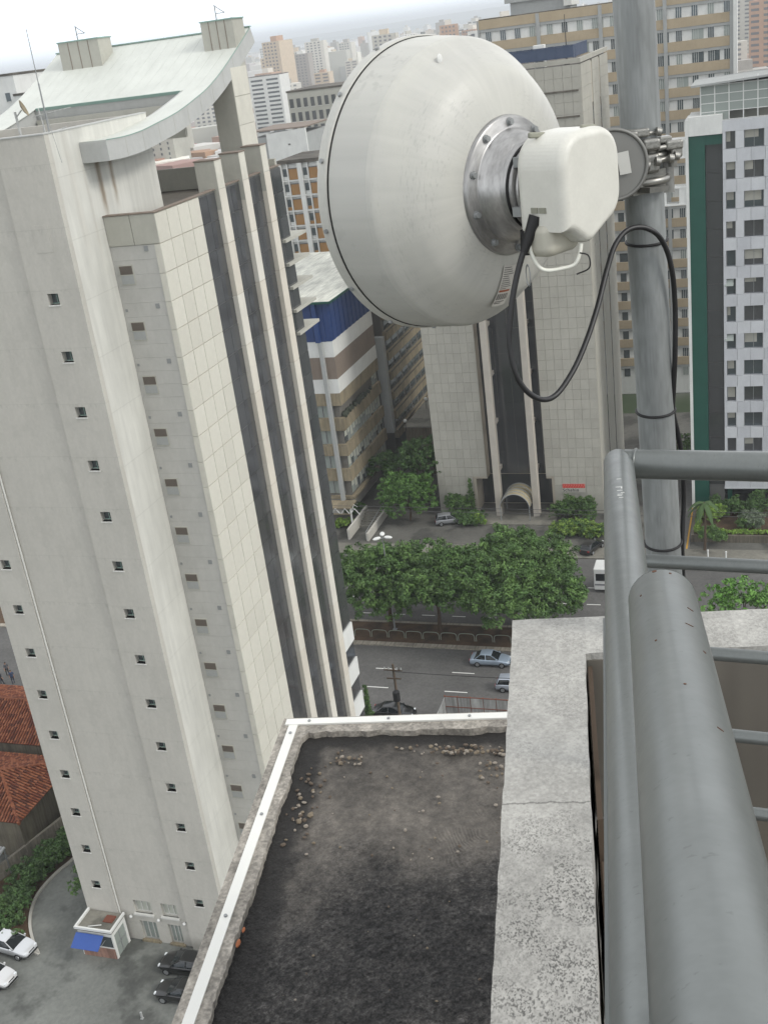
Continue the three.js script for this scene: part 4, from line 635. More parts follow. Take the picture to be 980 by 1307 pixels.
  struct('driveway', sheet(rect(-11.8, -9.1, -150, -127.6), 0.056), mat.asphalt, 'narrow asphalt driveway beside the garden');
  struct('driveway_line', sheet(rect(-9.5, -9.3, -150, -127.6), 0.062), M(S(0.72, 0.55, 0.2), 0.8), 'yellow line along the driveway');
  tree('driveway_tree', 'green tree at the end of the driveway', -12.0, 0.05, -150, 3.4, 0.2, lobes(3.4, 6, 4.6, 1, 310), { tones: GREEN });
  // car park: hedge bed with curved kerb
  const kp = [[50, 1218], [42, 1198], [39, 1180], [41, 1162], [48, 1144], [60, 1128], [76, 1112], [92, 1099], [110, 1080]].map(([x, y]) => onY(x, y)), wl = [[-5, 1138], [40, 1098], [80, 1058], [110, 1030]].map(([x, y]) => onY(x, y));
  const kc = new THREE.CatmullRomCurve3(kp).getPoints(40), kern = [];
  for (let i = 0; i < 40; i++) kern.push(bar(V3(kc[i].x, 0.08, kc[i].z), V3(kc[i + 1].x, 0.08, kc[i + 1].z), 0.22, 0.18));
  struct('hedge_kerb', MG([...kern, bar(V3(kc[0].x, 0.08, kc[0].z), V3(kc[0].x - 4.5, 0.08, kc[0].z - 0.6), 0.22, 0.18)]), mat.wallGrey, 'pale curved kerb round the hedge bed');
  const bedPoly = [...kc.map((q) => [q.x, q.z]), [-57, -74], [-63, -62], [kc[0].x - 4.5, kc[0].z - 0.6]];
  struct('hedge_soil', sheet(bedPoly, 0.05), mat.soil, 'soil of the hedge bed');
  { seed = 91; const bl = []; const left = [[40 - 30, 1160], [40, 1140], [70, 1105], [95, 1075]]; for (let k = 0; k < 70; k++) { const t = rnd(), c = kc[Math.floor(t * 39)], e = V3(mix(-60.6, -57.6, t), 0, mix(-55.6, -70, t)); const s = 0.06 + 0.94 * rnd(); bl.push([mix(c.x - 0.6, e.x, s) + 57, rr(0.5, 1.3), mix(c.z, e.z, s) + 62, 0.8, 0.6, 0.8]); } bush('yard_hedge', 'dense dark hedge filling the curved kerb bed', -57, 0.05, -62, bl, { tones: DEEP, cat: 'hedge', dens: 2.2, size: 0.15 }); }
  p = onY(100, 1155); tree('yard_tree', 'small leafy tree against the tower corner', -52.0, 0, -60.2, 1.6, 0.1, lobes(1.7, 7, 2.2, 1.2, 311), { tones: GREEN, size: 0.16, dens: 2.2 });
}
// ---------------------------------------------------------------- vehicles
function loft(rings) { const pos = [], idx = [], n = rings[0].length; rings.forEach((r) => r.forEach((p) => pos.push(...p))); for (let i = 0; i < rings.length - 1; i++) for (let j = 0; j < n - 1; j++) { const a = i * n + j, b = a + n; idx.push(a, b, a + 1, a + 1, b, b + 1); } for (const [o, f] of [[0, 1], [(rings.length - 1) * n, 0]]) for (let j = 1; j < n - 1; j++) f ? idx.push(o, o + j, o + j + 1) : idx.push(o, o + j + 1, o + j); let g = new THREE.BufferGeometry(); g.setAttribute('position', new THREE.Float32BufferAttribute(pos, 3)); g.setIndex(idx); g.computeVertexNormals(); g.setAttribute('uv', new THREE.Float32BufferAttribute(new Float32Array(pos.length / 3 * 2), 2)); return g; }
const carGlass = new THREE.MeshPhysicalMaterial({ color: S(0.10, 0.12, 0.13), roughness: 0.05 }), chrome = M(S(0.7, 0.71, 0.72), 0.3, { metalness: 0.8 }), lampGlass = new THREE.MeshPhysicalMaterial({ color: S(0.85, 0.87, 0.88), roughness: 0.1, clearcoat: 1 }), tailRed = M(S(0.55, 0.06, 0.05), 0.3);
function car(label, x, z, ry, paint, hatch, group) { // nose towards +x
  const T = thing('parked_car', label, 'car', x, 0.0, z, ry, group);
  const pm = new THREE.MeshPhysicalMaterial({ color: paint, roughness: 0.35, metalness: 0.35, clearcoat: 1, clearcoatRoughness: 0.08 });
  const xs = [-2.13, -2.05, -1.7, -1.0, 0, 0.85, 1.35, 1.8, 2.02, 2.12], hb = hatch ? [0.7, 0.9, 0.94, 0.93, 0.92, 0.92, 0.86, 0.76, 0.64, 0.5] : [0.6, 0.86, 0.95, 0.94, 0.92, 0.92, 0.85, 0.75, 0.63, 0.48], hw = [0.68, 0.78, 0.83, 0.845, 0.845, 0.845, 0.83, 0.77, 0.68, 0.58], kx = hatch ? 0.9 : 1;
  const body = mesh('body', loft(xs.map((X, i) => { const w = hw[i], h = hb[i]; return [[X * kx, 0.24, -w * 0.88], [X * kx, 0.46, -w], [X * kx, h - 0.14, -w * 0.985], [X * kx, h - 0.03, -w * 0.93], [X * kx, h + 0.02, -w * 0.5], [X * kx, h + 0.03, 0], [X * kx, h + 0.02, w * 0.5], [X * kx, h - 0.03, w * 0.93], [X * kx, h - 0.14, w * 0.985], [X * kx, 0.46, w], [X * kx, 0.24, w * 0.88], [X * kx, 0.22, 0]]; })), pm, T);
  const cb = hatch ? [[-1.82, 0.92, 0.74], [-1.5, 1.38, 0.58], [-0.6, 1.46, 0.6], [0.1, 1.42, 0.58], [0.86, 0.92, 0.74]] : [[-1.62, 0.95, 0.72], [-0.95, 1.36, 0.56], [-0.4, 1.42, 0.58], [0.12, 1.39, 0.57], [0.98, 0.92, 0.74]];
  mesh('windows', loft(cb.map(([X, h, w]) => [[X, 0.9, -0.78], [X, mix(0.93, h, 0.95), -w], [X, h, -w * 0.9], [X, h + 0.012, 0], [X, h, w * 0.9], [X, mix(0.93, h, 0.95), w], [X, 0.9, 0.78]])), carGlass, body);
  mesh('roof', loft([[cb[1][0] - 0.08, cb[1][1] - 0.03, 0.57], ...cb.slice(1, 4).map(([a, b, c]) => [a, b + 0.02, c + 0.012]), [cb[3][0] + 0.1, cb[3][1] - 0.045, 0.575]].map(([X, h, w]) => [[X, h - 0.06, -w * 1.01], [X, h, -w * 0.9], [X, h + 0.015, 0], [X, h, w * 0.9], [X, h - 0.06, w * 1.01]])), pm, body);
  for (const s of [-1, 1]) {
    const B = (a, b) => bar(V3(...a), V3(...b), 0.06, 0.05);
    mesh('pillars', MG([B([cb[4][0] - 0.04, 0.92, s * 0.755], [cb[3][0], cb[3][1] - 0.01, s * 0.585]), B([-0.35, 0.92, s * 0.79], [-0.4, 1.4, s * 0.6]), B([cb[0][0] + 0.12, 0.95, s * 0.745], [cb[1][0], cb[1][1] - 0.01, s * 0.575])]), pm, body);
    mesh('headlight', bx(1.9 * kx, 2.05 * kx, 0.54, 0.68, s * 0.42, s * 0.66), lampGlass, body); mesh('tail_light', bx(-2.14 * kx, -2.02 * kx, 0.62, 0.82, s * 0.46, s * 0.72), tailRed, body);
    mesh('mirror', bxr(0.72, 0.86, 0.93, 1.05, s > 0 ? 0.8 : -0.95, s > 0 ? 0.95 : -0.8, 0.03), pm, body);
    for (const X of [1.32 * kx, -1.28 * kx]) { const w = mesh('wheel', new THREE.CylinderGeometry(0.31, 0.31, 0.2, 20).rotateX(Math.PI / 2).translate(X, 0.31, s * 0.755), mat.rubber, T); mesh('rim', new THREE.CylinderGeometry(0.19, 0.2, 0.03, 16).rotateX(Math.PI / 2).translate(X, 0.31, s * 0.866), chrome, w); }
  }
  mesh('bumper', MG([bx(2.06 * kx, 2.16 * kx, 0.3, 0.44, -0.55, 0.55), bx(-2.18 * kx, -2.1 * kx, 0.34, 0.5, -0.66, 0.66)]), mat.black, body); mesh('grille', bx(2.05 * kx, 2.1 * kx, 0.48, 0.6, -0.3, 0.3), mat.black, body);
  return T;
}
const SILVER = S(0.68, 0.71, 0.75), DARK = S(0.07, 0.075, 0.08);
car('pale blue-silver saloon driving along the avenue by the median kerb', -27.4, -99.4, 0, S(0.62, 0.68, 0.74), false);
car('silver hatchback entering the avenue past the parapet corner', -23.9, -94.9, 0.02, SILVER, true);
{ const p = onY(502, 905, 0.9); car('black saloon parked beside the wooden utility pole', p.x, p.z - 0.1, 0.02, DARK, false).position.y = 0; }
car('silver saloon parked against the hedge kerb', -55.6, -53.9, -0.12, S(0.78, 0.79, 0.80), false);
car('silver saloon parked alongside another silver saloon, farther from the hedge', -55.4, -50.9, -0.1, S(0.80, 0.80, 0.80), false);
car('black saloon parked against the tower wall', -40.6, -54.6, Math.PI, DARK, false);
car('black saloon parked one space out from the tower wall', -39.6, -52.1, Math.PI, DARK, false);
{ const p = onY(574, 668); car('grey hatchback parked beside the forecourt hedge', p.x, p.z, 0.3, S(0.55, 0.56, 0.57), true).position.y = 0.05; const q = onY(755, 703); car('black hatchback parked at the end of the tall hedge', q.x, q.z, 1.2, DARK, true).position.y = 0.05; }
{ // city bus
  const T = thing('city_bus', 'white city bus passing behind the widest median tree', 'bus', -13.9, 0, -117.1);
  const b = mesh('body', bxr(-5, 5, 0.35, 3.05, -1.25, 1.25, 0.14), mat.white, T);
  for (let k = 0; k < 6; k++) mesh('window', bx(-4.75 + k * 1.6, -3.3 + k * 1.6, 1.55, 2.45, 1.251, 1.275), carGlass, b);
  mesh('windscreen', bx(-5.03, -5.001, 1.3, 2.6, -1.05, 1.05), carGlass, b); mesh('stripe', bx(-4.9, 4.9, 0.95, 1.15, 1.251, 1.262), M(S(0.45, 0.45, 0.47), 0.6), b); mesh('roof_hatch', bx(-1, 0.2, 3.05, 3.17, -0.5, 0.5), mat.greyBand, b);
  for (const X of [-3.2, 3.0]) for (const s of [-1, 1]) mesh('wheel', new THREE.CylinderGeometry(0.48, 0.48, 0.3, 20).rotateX(Math.PI / 2).translate(X, 0.48, s * 1.12), mat.rubber, T);
}
// ---------------------------------------------------------------- street furniture
{ // hoop fence on the median
  const T = thing('hoop_fence', 'row of grey hoops along the median kerb', 'fence', -36, 0.1, -103.6);
  for (let k = 0; k < 16; k++) { const x = -12 + k * 2.0, pts = []; for (const [a, b] of [[0.06, 0], [0.06, 0.6], [0.2, 0.85], [0.6, 0.92], [1.3, 0.92], [1.72, 0.85], [1.86, 0.6], [1.86, 0]]) pts.push(V3(x + a, b, 0)); mesh('hoop', new THREE.TubeGeometry(new THREE.CatmullRomCurve3(pts, false, 'catmullrom', 0.2), 20, 0.045, 6), M(S(0.50, 0.52, 0.47), 0.7), T); }
}
{ // street lamp with three heads
  const p = onZ(488, 686, -105.4), T = thing('street_lamp', 'tall street lamp with three pale heads rising from the trees', 'lamp', p.x, 0.1, -105.4);
  const h = p.y; mesh('pole', rod(V3(0, 0, 0), V3(0, h - 0.2, 0), 0.11, 0.06), mat.steelGrey, T); mesh('base_plate', bx(-0.25, 0.25, 0, 0.06, -0.25, 0.25), mat.steelGrey, T);
  for (let k = 0; k < 3; k++) { const a = k * 2.094 + 0.2, c = Math.cos(a), s = Math.sin(a); const hd = mesh('lamp_head', new THREE.SphereGeometry(0.5, 16, 10).scale(1, 0.32, 0.55).rotateY(-a).translate(c * 0.72, h, s * 0.72), mat.white, T); mesh('arm', rod(V3(0, h - 0.25, 0), V3(c * 0.5, h - 0.05, s * 0.5), 0.04), mat.steelGrey, hd); }
}
{ // utility pole with transformer
  const p = onY(501, 848, 8.2), T = thing('utility_pole', 'weathered utility pole with a dark transformer can', 'pole', p.x, 0.12, p.z);
  mesh('pole', rod(V3(0, 0, 0), V3(0, 8.1, 0), 0.16, 0.11), M(S(0.42, 0.37, 0.32), 0.95, { map: grimeHeavy }), T); mesh('transformer', MG([new THREE.CylinderGeometry(0.33, 0.33, 0.95, 16).translate(0.1, 4.9, 0.42), new THREE.ConeGeometry(0.33, 0.15, 16).translate(0.1, 5.45, 0.42), bx(-0.1, 0.3, 4.8, 4.95, 0, 0.2)]), mat.black, T);
  mesh('crossarm', MG([bx(-0.9, 0.9, 7.5, 7.62, 0.1, 0.2), bx(-0.7, 0.7, 6.6, 6.7, 0.1, 0.2)]), mat.trunk, T); for (const x of [-0.8, -0.4, 0.4, 0.8]) mesh('insulator', new THREE.CylinderGeometry(0.05, 0.07, 0.22, 8).translate(x, 7.73, 0.15), mat.greyBand, T);
  const w = (a, b, sag) => new THREE.TubeGeometry(new THREE.QuadraticBezierCurve3(a, a.clone().add(b).multiplyScalar(0.5).add(V3(0, -sag, 0)), b), 24, 0.03, 5);
  single('overhead_cable', w(V3(p.x, 7.5, p.z + 0.1), V3(p.x + 40, 7.7, p.z - 3), 1.6), mat.black, 'black overhead cable sagging from the utility pole', 'cable');
  const a = onZ(470, 643, -126), b = onZ(990, 655, -126);
  for (const [dy, nm] of [[0, 'upper'], [-0.55, 'lower']]) single('overhead_cable', w(V3(a.x - 40, a.y + dy + 0.3, -126), V3(b.x + 6, b.y + dy, -126), 0.4), M(S(0.3, 0.3, 0.3), 0.8), nm + ' grey overhead cable strung along the far pavement', 'cable');
  for (const x of [a.x - 40, b.x + 6]) { const q = thing('cable_pole', x < -50 ? 'plain cable pole hidden behind the pale office tower' : 'plain cable pole beyond the garden wall', 'pole', x, 0.1, -126.05); mesh('pole', rod(V3(0, 0, 0), V3(0, a.y + 1.4, 0), 0.15, 0.1), mat.trunk, q); mesh('crossarm', bx(-0.1, 0.1, a.y - 0.7, a.y + 0.6, -0.1, 0.2), mat.trunk, q); }
}
{ // construction hoarding
  const p = onY(567, 889, 2.3), q = onY(700, 897, 2.3), L = q.x - p.x, T = thing('site_hoarding', 'hoarding of pale sheets in a rusty brown frame', 'fence', p.x, 0, p.z);
  const rust = M(S(0.45, 0.28, 0.22), 0.9), sheetM = [0, 1].map((i) => M(S(0.62 + 0.05 * i, 0.63 + 0.05 * i, 0.64 + 0.05 * i), 0.6, { map: grimeHeavy }));
  for (let k = 0; k < 8; k++) for (let j = 0; j < 2; j++) mesh('sheet', bx(k * L / 8 + 0.04, (k + 1) * L / 8 - 0.04, 0.1 + j * 1.12, 1.18 + j * 1.12, -0.02 + 0.02 * hash(k, j, 1), 0.03), sheetM[(k + j) % 2], T);
  for (let k = 0; k <= 8; k++) mesh('post', bx(k * L / 8 - 0.06, k * L / 8 + 0.06, 0, 2.4, -0.12, -0.02), rust, T); mesh('rail', MG([bx(0, L, 1.17, 1.24, 0.03, 0.08), bx(0, L, 2.3, 2.38, -0.02, 0.05)]), rust, T);
  for (let k = 0; k < 3; k++) { const s = mesh('return_sheet', bx(-0.02, 0.02, 0.1, 2.25, k * 1.1 + 0.06, (k + 1) * 1.1), sheetM[1], T); s.position.set(-0.45 * 0, 0, 0); }
}
{ // cypress by the pole
  const p = onY(466, 877, 5.2); const b = []; for (let k = 0; k < 11; k++) b.push([0, 0.3 + k * 0.46, 0, 0.55 - k * 0.046, 0.4, 0.55 - k * 0.046]); bush('slim_cypress', 'slim pointed cypress beside the foot of the white spandrels', p.x, 0.1, p.z, b, { tones: GREEN, cat: 'tree', dens: 4 });
}
{ // roadside posts seen under the rails
  for (const [px, py] of [[903, 716], [926, 718]]) { const p = onY(px, py); const o = single('white_bollard', MG([rod(V3(0, 0, 0), V3(0, 1.25, 0), 0.11, 0.09), new THREE.SphereGeometry(0.12, 10, 8).translate(0, 1.27, 0)]), mat.white, 'white post at the edge of the far pavement', 'bollard', 'white posts on the far pavement', p.x, 0.1, p.z); }
}
// ---------------------------------------------------------------- tiled houses at the left
{
  const tileM = [0, 1, 2, 3].map((i) => M(S([0.62, 0.54, 0.68, 0.44][i], [0.37, 0.30, 0.43, 0.25][i], [0.25, 0.21, 0.31, 0.19][i]), 0.9, { map: grimeHeavy }));
  function house(label, x0, x1, z0, z1, ye, yr, wallM) { // hip roof of curved tiles, ridge along x
    const T = thing('tiled_house', label, 'house', (x0 + x1) / 2, 0, (z0 + z1) / 2); const w = (x1 - x0) / 2, d = (z1 - z0) / 2;
    mesh('wall', bx(-w + 0.4, w - 0.4, 0, ye, -d + 0.4, d - 0.4), wallM, T);
    const rw = Math.max(0.5, w - d); // half ridge
    const roof = mesh('roof', loft([[[-w, ye, -d], [-w, ye, 0], [-w, ye, d]], [[-rw, ye, -d], [-rw, yr, 0], [-rw, ye, d]], [[rw, ye, -d], [rw, yr, 0], [rw, ye, d]], [[w, ye, -d], [w, ye, 0], [w, ye, d]]]), tileM[3], T);
    // tiles: half-round barrels in rows, as four slopes of 'stuff'
    const slope = (a, b, c, dd) => { // a,b eave corners; c,dd ridge ends above them
      const l = [[], [], [], []]; const eave = b.clone().sub(a), n = Math.floor(eave.length() / 0.3), rows = 14, up = c.clone().add(dd).multiplyScalar(0.5).sub(a.clone().add(b).multiplyScalar(0.5)), ul = up.length(); up.normalize(); const nn = eave.clone().normalize().cross(up).normalize(); if (nn.y < 0) nn.negate();
      for (let r = 0; r < rows; r++) { const t0 = r / rows, L = a.clone().lerp(c, t0), Rr = b.clone().lerp(dd, t0), ed = Rr.clone().sub(L), m = Math.floor(ed.length() / 0.3); for (let k = 0; k < m; k++) { const g = new THREE.CylinderGeometry(0.1, 0.13, ul / rows * 1.12, 5, 1, true, -Math.PI / 2, Math.PI); const q = new THREE.Matrix4().makeBasis(eave.clone().normalize(), up, nn); g.applyMatrix4(q); const p = L.clone().addScaledVector(eave.clone().normalize(), (k + 0.5) * ed.length() / m).addScaledVector(up, ul / rows * 0.5).addScaledVector(nn, 0.03 + 0.012 * hash(k, r, 3)); l[(hash(k, r, 6) * 3.6) | 0].push(g.translate(p.x, p.y, p.z)); } }
      l.forEach((q, i) => { if (q.length) mesh('roof_tiles', MG(q), tileM[i], roof).userData.kind = 'stuff'; });
    };
    const E = (x, z) => V3(x, ye, z), r0 = V3(-rw, yr, 0), r1 = V3(rw, yr, 0);
    slope(E(-w, d), E(w, d), r0, r1); slope(E(w, -d), E(-w, -d), r1, r0); slope(E(w, d), E(w, -d), r1, r1.clone().add(V3(0, 0, -0.02)));
    const hip = (a, b) => mesh('ridge_tiles', rod(a, b, 0.15, 0.15, 8), tileM[0], roof); hip(r0, r1); hip(E(w, d), r1); hip(E(w, -d), r1); hip(E(-w, d), r0);
    return T;
  }
  house('orange tiled house with hipped roof beside the yard hedge', -73, -60.3, -72.6, -63.4, 4.0, 5.7, M(S(0.46, 0.44, 0.39), 0.95, { map: grimeHeavy }));
  house('farther orange tiled house towards the avenue pavement', -78, -64.2, -83.0, -73.6, 4.4, 6.2, M(S(0.52, 0.49, 0.44), 0.95, { map: grimeHeavy }));
  const s = thing('flat_roof_shed', 'grey flat-roofed shed between the two tiled houses', 'shed', -61.6, 0, -74.2); mesh('wall', bx(-2.0, 1.5, 0, 3.2, -2, 1.2), mat.concrete, s); mesh('roof', bx(-2.1, 1.6, 3.2, 3.35, -2.1, 1.3), mat.roofDark, s); mesh('water_tank', new THREE.CylinderGeometry(0.5, 0.45, 0.8, 16).translate(0.3, 3.75, -0.3), mat.greyBand, s);
  const l2 = thing('corrugated_lean_to', 'pale corrugated lean-to roof beside the tiled house wall', 'shed', -62.2, 0, -60.6); { const g = []; for (let k = 0; k < 10; k++) g.push(rod(V3(-1.6 + k * 0.3, 2.7, -1.2), V3(-1.6 + k * 0.3, 2.3, 1.4), 0.14, 0.14, 8)); mesh('roof_sheet', MG(g), mat.greyBand, l2); mesh('post', MG([bx(-1.6, -1.5, 0, 2.5, 1.2, 1.3), bx(1.0, 1.1, 0, 2.5, 1.2, 1.3), bx(-1.6, -1.5, 0, 2.7, -1.2, -1.1), bx(1.0, 1.1, 0, 2.7, -1.2, -1.1)]), mat.steelGrey, l2); }
  single('boundary_wall', bar(V3(-63.5, 0.7, -54), V3(-57.2, 0.7, -76), 0.25, 1.4), mat.concrete, 'weathered boundary wall between the hedge and the tiled houses', 'wall');
  const sp = onY(182, 1300); single('short_marker_post', MG([bx(-0.06, 0.06, 0, 0.6, -0.06, 0.06), bx(-0.1, 0.1, 0, 0.05, -0.1, 0.1)]), mat.greyBand, 'short grey marker post standing in the yard', 'post', null, sp.x, 0, sp.z);
}
// ---------------------------------------------------------------- people on the pavement
{
  function personGeo(step) { // continuous body from tapered bones joined with a smooth minimum
    const bones = [[[0, 1.62, 0], [0, 1.64, 0.01], 0.105, 0.1], [[0, 1.42, 0], [0, 1.55, 0], 0.06, 0.055], [[-0.13, 1.36, 0], [0.13, 1.36, 0], 0.085, 0.085], [[0, 1.3, 0], [0, 0.95, 0], 0.14, 0.13], [[-0.06, 0.92, 0], [0.06, 0.92, 0], 0.125, 0.125]];
    for (const s of [-1, 1]) { const f = s * step; bones.push([[s * 0.09, 0.9, 0], [s * 0.1, 0.5, f * 0.5], 0.095, 0.065], [[s * 0.1, 0.5, f * 0.5], [s * 0.1, 0.09, f * 0.7], 0.062, 0.045], [[s * 0.1, 0.06, f * 0.7], [s * 0.1, 0.045, f * 0.7 + 0.16], 0.05, 0.04], [[s * 0.2, 1.36, 0], [s * 0.25, 1.08, -f * 0.3], 0.058, 0.045], [[s * 0.25, 1.08, -f * 0.3], [s * 0.24, 0.84, -f * 0.5 + 0.06], 0.042, 0.033], [[s * 0.24, 0.82, -f * 0.5 + 0.06], [s * 0.235, 0.74, -f * 0.5 + 0.09], 0.035, 0.025]); }
    const res = 84, mc = new MarchingCubes(res, new THREE.MeshBasicMaterial(), false, false, 60000); mc.isolation = 0; const sc = 1.0, d = V3(), p = V3();
    for (let k = 0; k < res; k++) for (let j = 0; j < res; j++) for (let i = 0; i < res; i++) { const x = (i / res - 0.5) * 2 * sc, y = (j / res - 0.5) * 2 * sc + 0.9, z = (k / res - 0.5) * 2 * sc; let m = 9; if (Math.abs(x) < 0.5 && Math.abs(z) < 0.6) for (const [a, b, r0, r1] of bones) { const ax = b[0] - a[0], ay = b[1] - a[1], az = b[2] - a[2], t = clamp(((x - a[0]) * ax + (y - a[1]) * ay + (z - a[2]) * az) / (ax * ax + ay * ay + az * az)); const q = Math.hypot(x - a[0] - ax * t, y - a[1] - ay * t, z - a[2] - az * t) - mix(r0, r1, t), h = clamp(0.5 + 0.5 * (m - q) / 0.04); m = m > 5 ? q : mix(m, q, h) - 0.04 * h * (1 - h); } mc.field[i + j * res + k * res * res] = -m; }
    mc.update(); const n = mc.count; const g = new THREE.BufferGeometry(); g.setAttribute('position', new THREE.BufferAttribute(mc.positionArray.slice(0, n * 3), 3)); g.setAttribute('normal', new THREE.BufferAttribute(mc.normalArray.slice(0, n * 3), 3)); g.translate(0, 0.9, 0);
    const P = g.attributes.position, col = new Float32Array(n * 3); g.setAttribute('color', new THREE.BufferAttribute(col, 3)); return g;
  }
  const base = [personGeo(0.22), personGeo(-0.12)];
  const dress = (g, top, leg, hair) => { const q = g.clone(), P = q.attributes.position, C = q.attributes.color; for (let i = 0; i < P.count; i++) { const y = P.getY(i), z = P.getZ(i), x = Math.abs(P.getX(i)); let c = y > 1.66 || (y > 1.55 && z < -0.02) ? hair : y > 1.46 ? [0.36, 0.2, 0.13] : y < 0.09 ? [0.03, 0.03, 0.03] : x > 0.2 && y < 1.1 ? [0.36, 0.2, 0.13] : y > 0.93 ? top : leg; C.setXYZ(i, ...c); } return q; };
  [[4, 874, 0, [0.03, 0.03, 0.04], [0.02, 0.02, 0.03], 2.4, 'person in black walking near the tiled house'], [-3, 870, 1, [0.05, 0.05, 0.06], [0.04, 0.04, 0.05], 2.2, 'person in dark grey walking beside another'], [18, 872, 1, [0.04, 0.06, 0.12], [0.02, 0.025, 0.05], 0.6, 'person in dark blue standing by the tower corner'], [11, 862, 0, [0.08, 0.08, 0.09], [0.03, 0.03, 0.03], 0.9, 'person in grey top walking on the pavement edge']].forEach(([px, py, b, t, l, ry, lb]) => { const p = onY(px, py); const T = thing('person', lb, 'person', p.x, p.z > -88.2 ? 0.13 : 0, p.z, ry); mesh('body', dress(base[b], t, l, [0.02, 0.015, 0.012]), M(0xffffff, 0.85, { vertexColors: true }), T); });
}

// ---------------------------------------------------------------- the roof we stand on
const TH = 0.1725; // our building stands turned against the street grid
const toW = (x, y, z) => V3(x * Math.cos(TH) + z * Math.sin(TH), y, -x * Math.sin(TH) + z * Math.cos(TH));
{
  const T = thing('rooftop_building', 'weathered building top with dark lower roof, rim ledge and concrete parapet', 'building', 0, 0, 0, TH);
  const YR = 58.9, YM = 58.855, YW = 60.4, XL = -1.48, ZF = -4.64;
  mesh('wall', MG([bx(-1.515, 12, 0, 58.6, -4.685, 14)]), mat.concrete, T);
  // dark bitumen membrane: dust towards the far corner, bare tar nearer, rough heightfield
  const mx0 = -1.42, mx1 = -0.2, mz0 = -4.58, mz1 = -0.8;
  const dustAt = (x, z) => { const u = (x + 2) / 5, v = (z + 6) / 5; return sst(0.3, 0.72, 0.5 + (-3.75 - z) * 0.72 + (fbm(u, v, 9, 6, 501) - 0.5) * 1.0); };
  const edgeTar = (x, z) => Math.max(sst(0.11, 0.03, x - (mx0 + 0.08) + (fbm(x / 5 + 1, z / 5 + 2, 60, 4, 502) - 0.5) * 0.12), sst(0.10, 0.02, z - (mz0 + 0.05) + (fbm(x / 5 + 1, z / 5 + 2, 60, 4, 503) - 0.5) * 0.08));
  const comb = (x, z) => { const r = Math.hypot(x + 1.25, z + 3.55), a = fbm(x / 5 + 1, z / 5 + 2, 30, 4, 507), m = Math.hypot(x + 0.45, (z + 3.72) * 0.8); return Math.sin(r * 420 + a * 30) * sst(0.34, 0.1, m) * sst(0.4, 0.62, fbm(x / 5 + 1, z / 5 + 2, 60, 3, 508)); };
  const mt = tex(1024, 2048, (u, v) => {
    const x = mix(mx0, mx1, u), z = mix(mz0, mz1, v), U = (x + 2) / 5, Vv = (z + 6) / 5;
    const d = dustAt(x, z), f = fbm(U, Vv, 160, 4, 504), g = fbm(U, Vv, 420, 2, 505), big = fbm(U, Vv, 22, 5, 506);
    let k = 0.155 + 0.2 * (big - 0.45) + 0.22 * (g - 0.5) + 0.14 * (f - 0.5); let c = [k, k * 0.965, k * 0.93];
    const s = 0.315 + 0.24 * (big - 0.5) + 0.14 * (f - 0.5) + 0.06 * (g - 0.5); c = [mix(c[0], s, d), mix(c[1], s * 0.95, d), mix(c[2], s * 0.885, d)];
    const cm = comb(x, z) * 0.025; c = c.map((q) => q + cm);
    const e = edgeTar(x, z) * 0.88; c = [mix(c[0], 0.095, e), mix(c[1], 0.09, e), mix(c[2], 0.085, e)];
    const gr = (vnoise(x * 420, z * 420, 4096, 515) - 0.5) * mix(0.13, 0.05, d) + (vnoise(x * 190, z * 190, 4096, 516) - 0.5) * mix(0.1, 0.04, d); return c.map((q) => q + gr);
  });
  const mb = tex(1024, 1024, (u, v) => { const x = mix(mx0, mx1, u), z = mix(mz0, mz1, v), U = (x + 2) / 5, Vv = (z + 6) / 5; const k = 0.5 + 0.5 * (fbm(U, Vv, 220, 4, 511) - 0.5) * (1.25 - 0.8 * dustAt(x, z)) + 0.06 * comb(x, z); return [k, k, k]; }, null, false);
  { const nx = 100, nz = 260, g = new THREE.PlaneGeometry(mx1 - mx0, mz1 - mz0, nx, nz); g.rotateX(-Math.PI / 2); g.translate((mx0 + mx1) / 2, 0, (mz0 + mz1) / 2); const p = g.attributes.position, uv = g.attributes.uv; for (let i = 0; i < p.count; i++) { const x = p.getX(i), z = p.getZ(i); p.setY(i, YM + 0.03 * (fbm((x + 2) / 5, (z + 6) / 5, 18, 5, 520) - 0.5) + 0.006 * edgeTar(x, z)); uv.setXY(i, (x - mx0) / (mx1 - mx0), (z - mz0) / (mz1 - mz0)); } g.computeVertexNormals(); mesh('roof_membrane', g, M(0xffffff, 0.88, { map: mt, bumpMap: mb, bumpScale: 0.02 }), T); }
  mesh('roof_bed', bx(-1.4, -0.2, 58.6, 58.72, -4.56, 14), mat.concrete, T);
  // rim ledge with a ragged inner edge
  const rim = []; const N = 420;
  const outer = [[-1.52, 6], [-1.52, -4.69], [-0.2, -4.69]];
  const innerPts = []; for (let i = 0; i <= 40; i++) { const x = mix(-0.2, -1.37, i / 40); innerPts.push([x, -4.56 + (fbm(x / 4 + 1, 0.2, 90, 5, 530) - 0.5) * 0.04]); } for (let i = 1; i <= N; i++) { const z = mix(-4.53, 2, i / N); innerPts.push([-1.39 + (fbm(0.4, z / 6 + 1, 36, 3, 531) - 0.5) * 0.03 + (fbm(0.4, z / 6 + 1, 200, 5, 532) - 0.5) * 0.016, z]); }
  const ledgeT = tex(512, 512, (u, v) => { const a = fbm(u, v, 10, 6, 540), b = fbm(u, v, 80, 4, 541); const k = 0.53 + 0.3 * (a - 0.5) + 0.3 * (b - 0.5); return [k * 1.02, k * 0.985, k * 0.925]; }, [0.9, 0.9]);
  mesh('rim_ledge', prism([...outer, ...innerPts, [-1.38, 6]], 58.6, YR - 0.006), M(0xffffff, 0.95, { map: ledgeT, bumpMap: roughBump, bumpScale: 0.006 }), T);
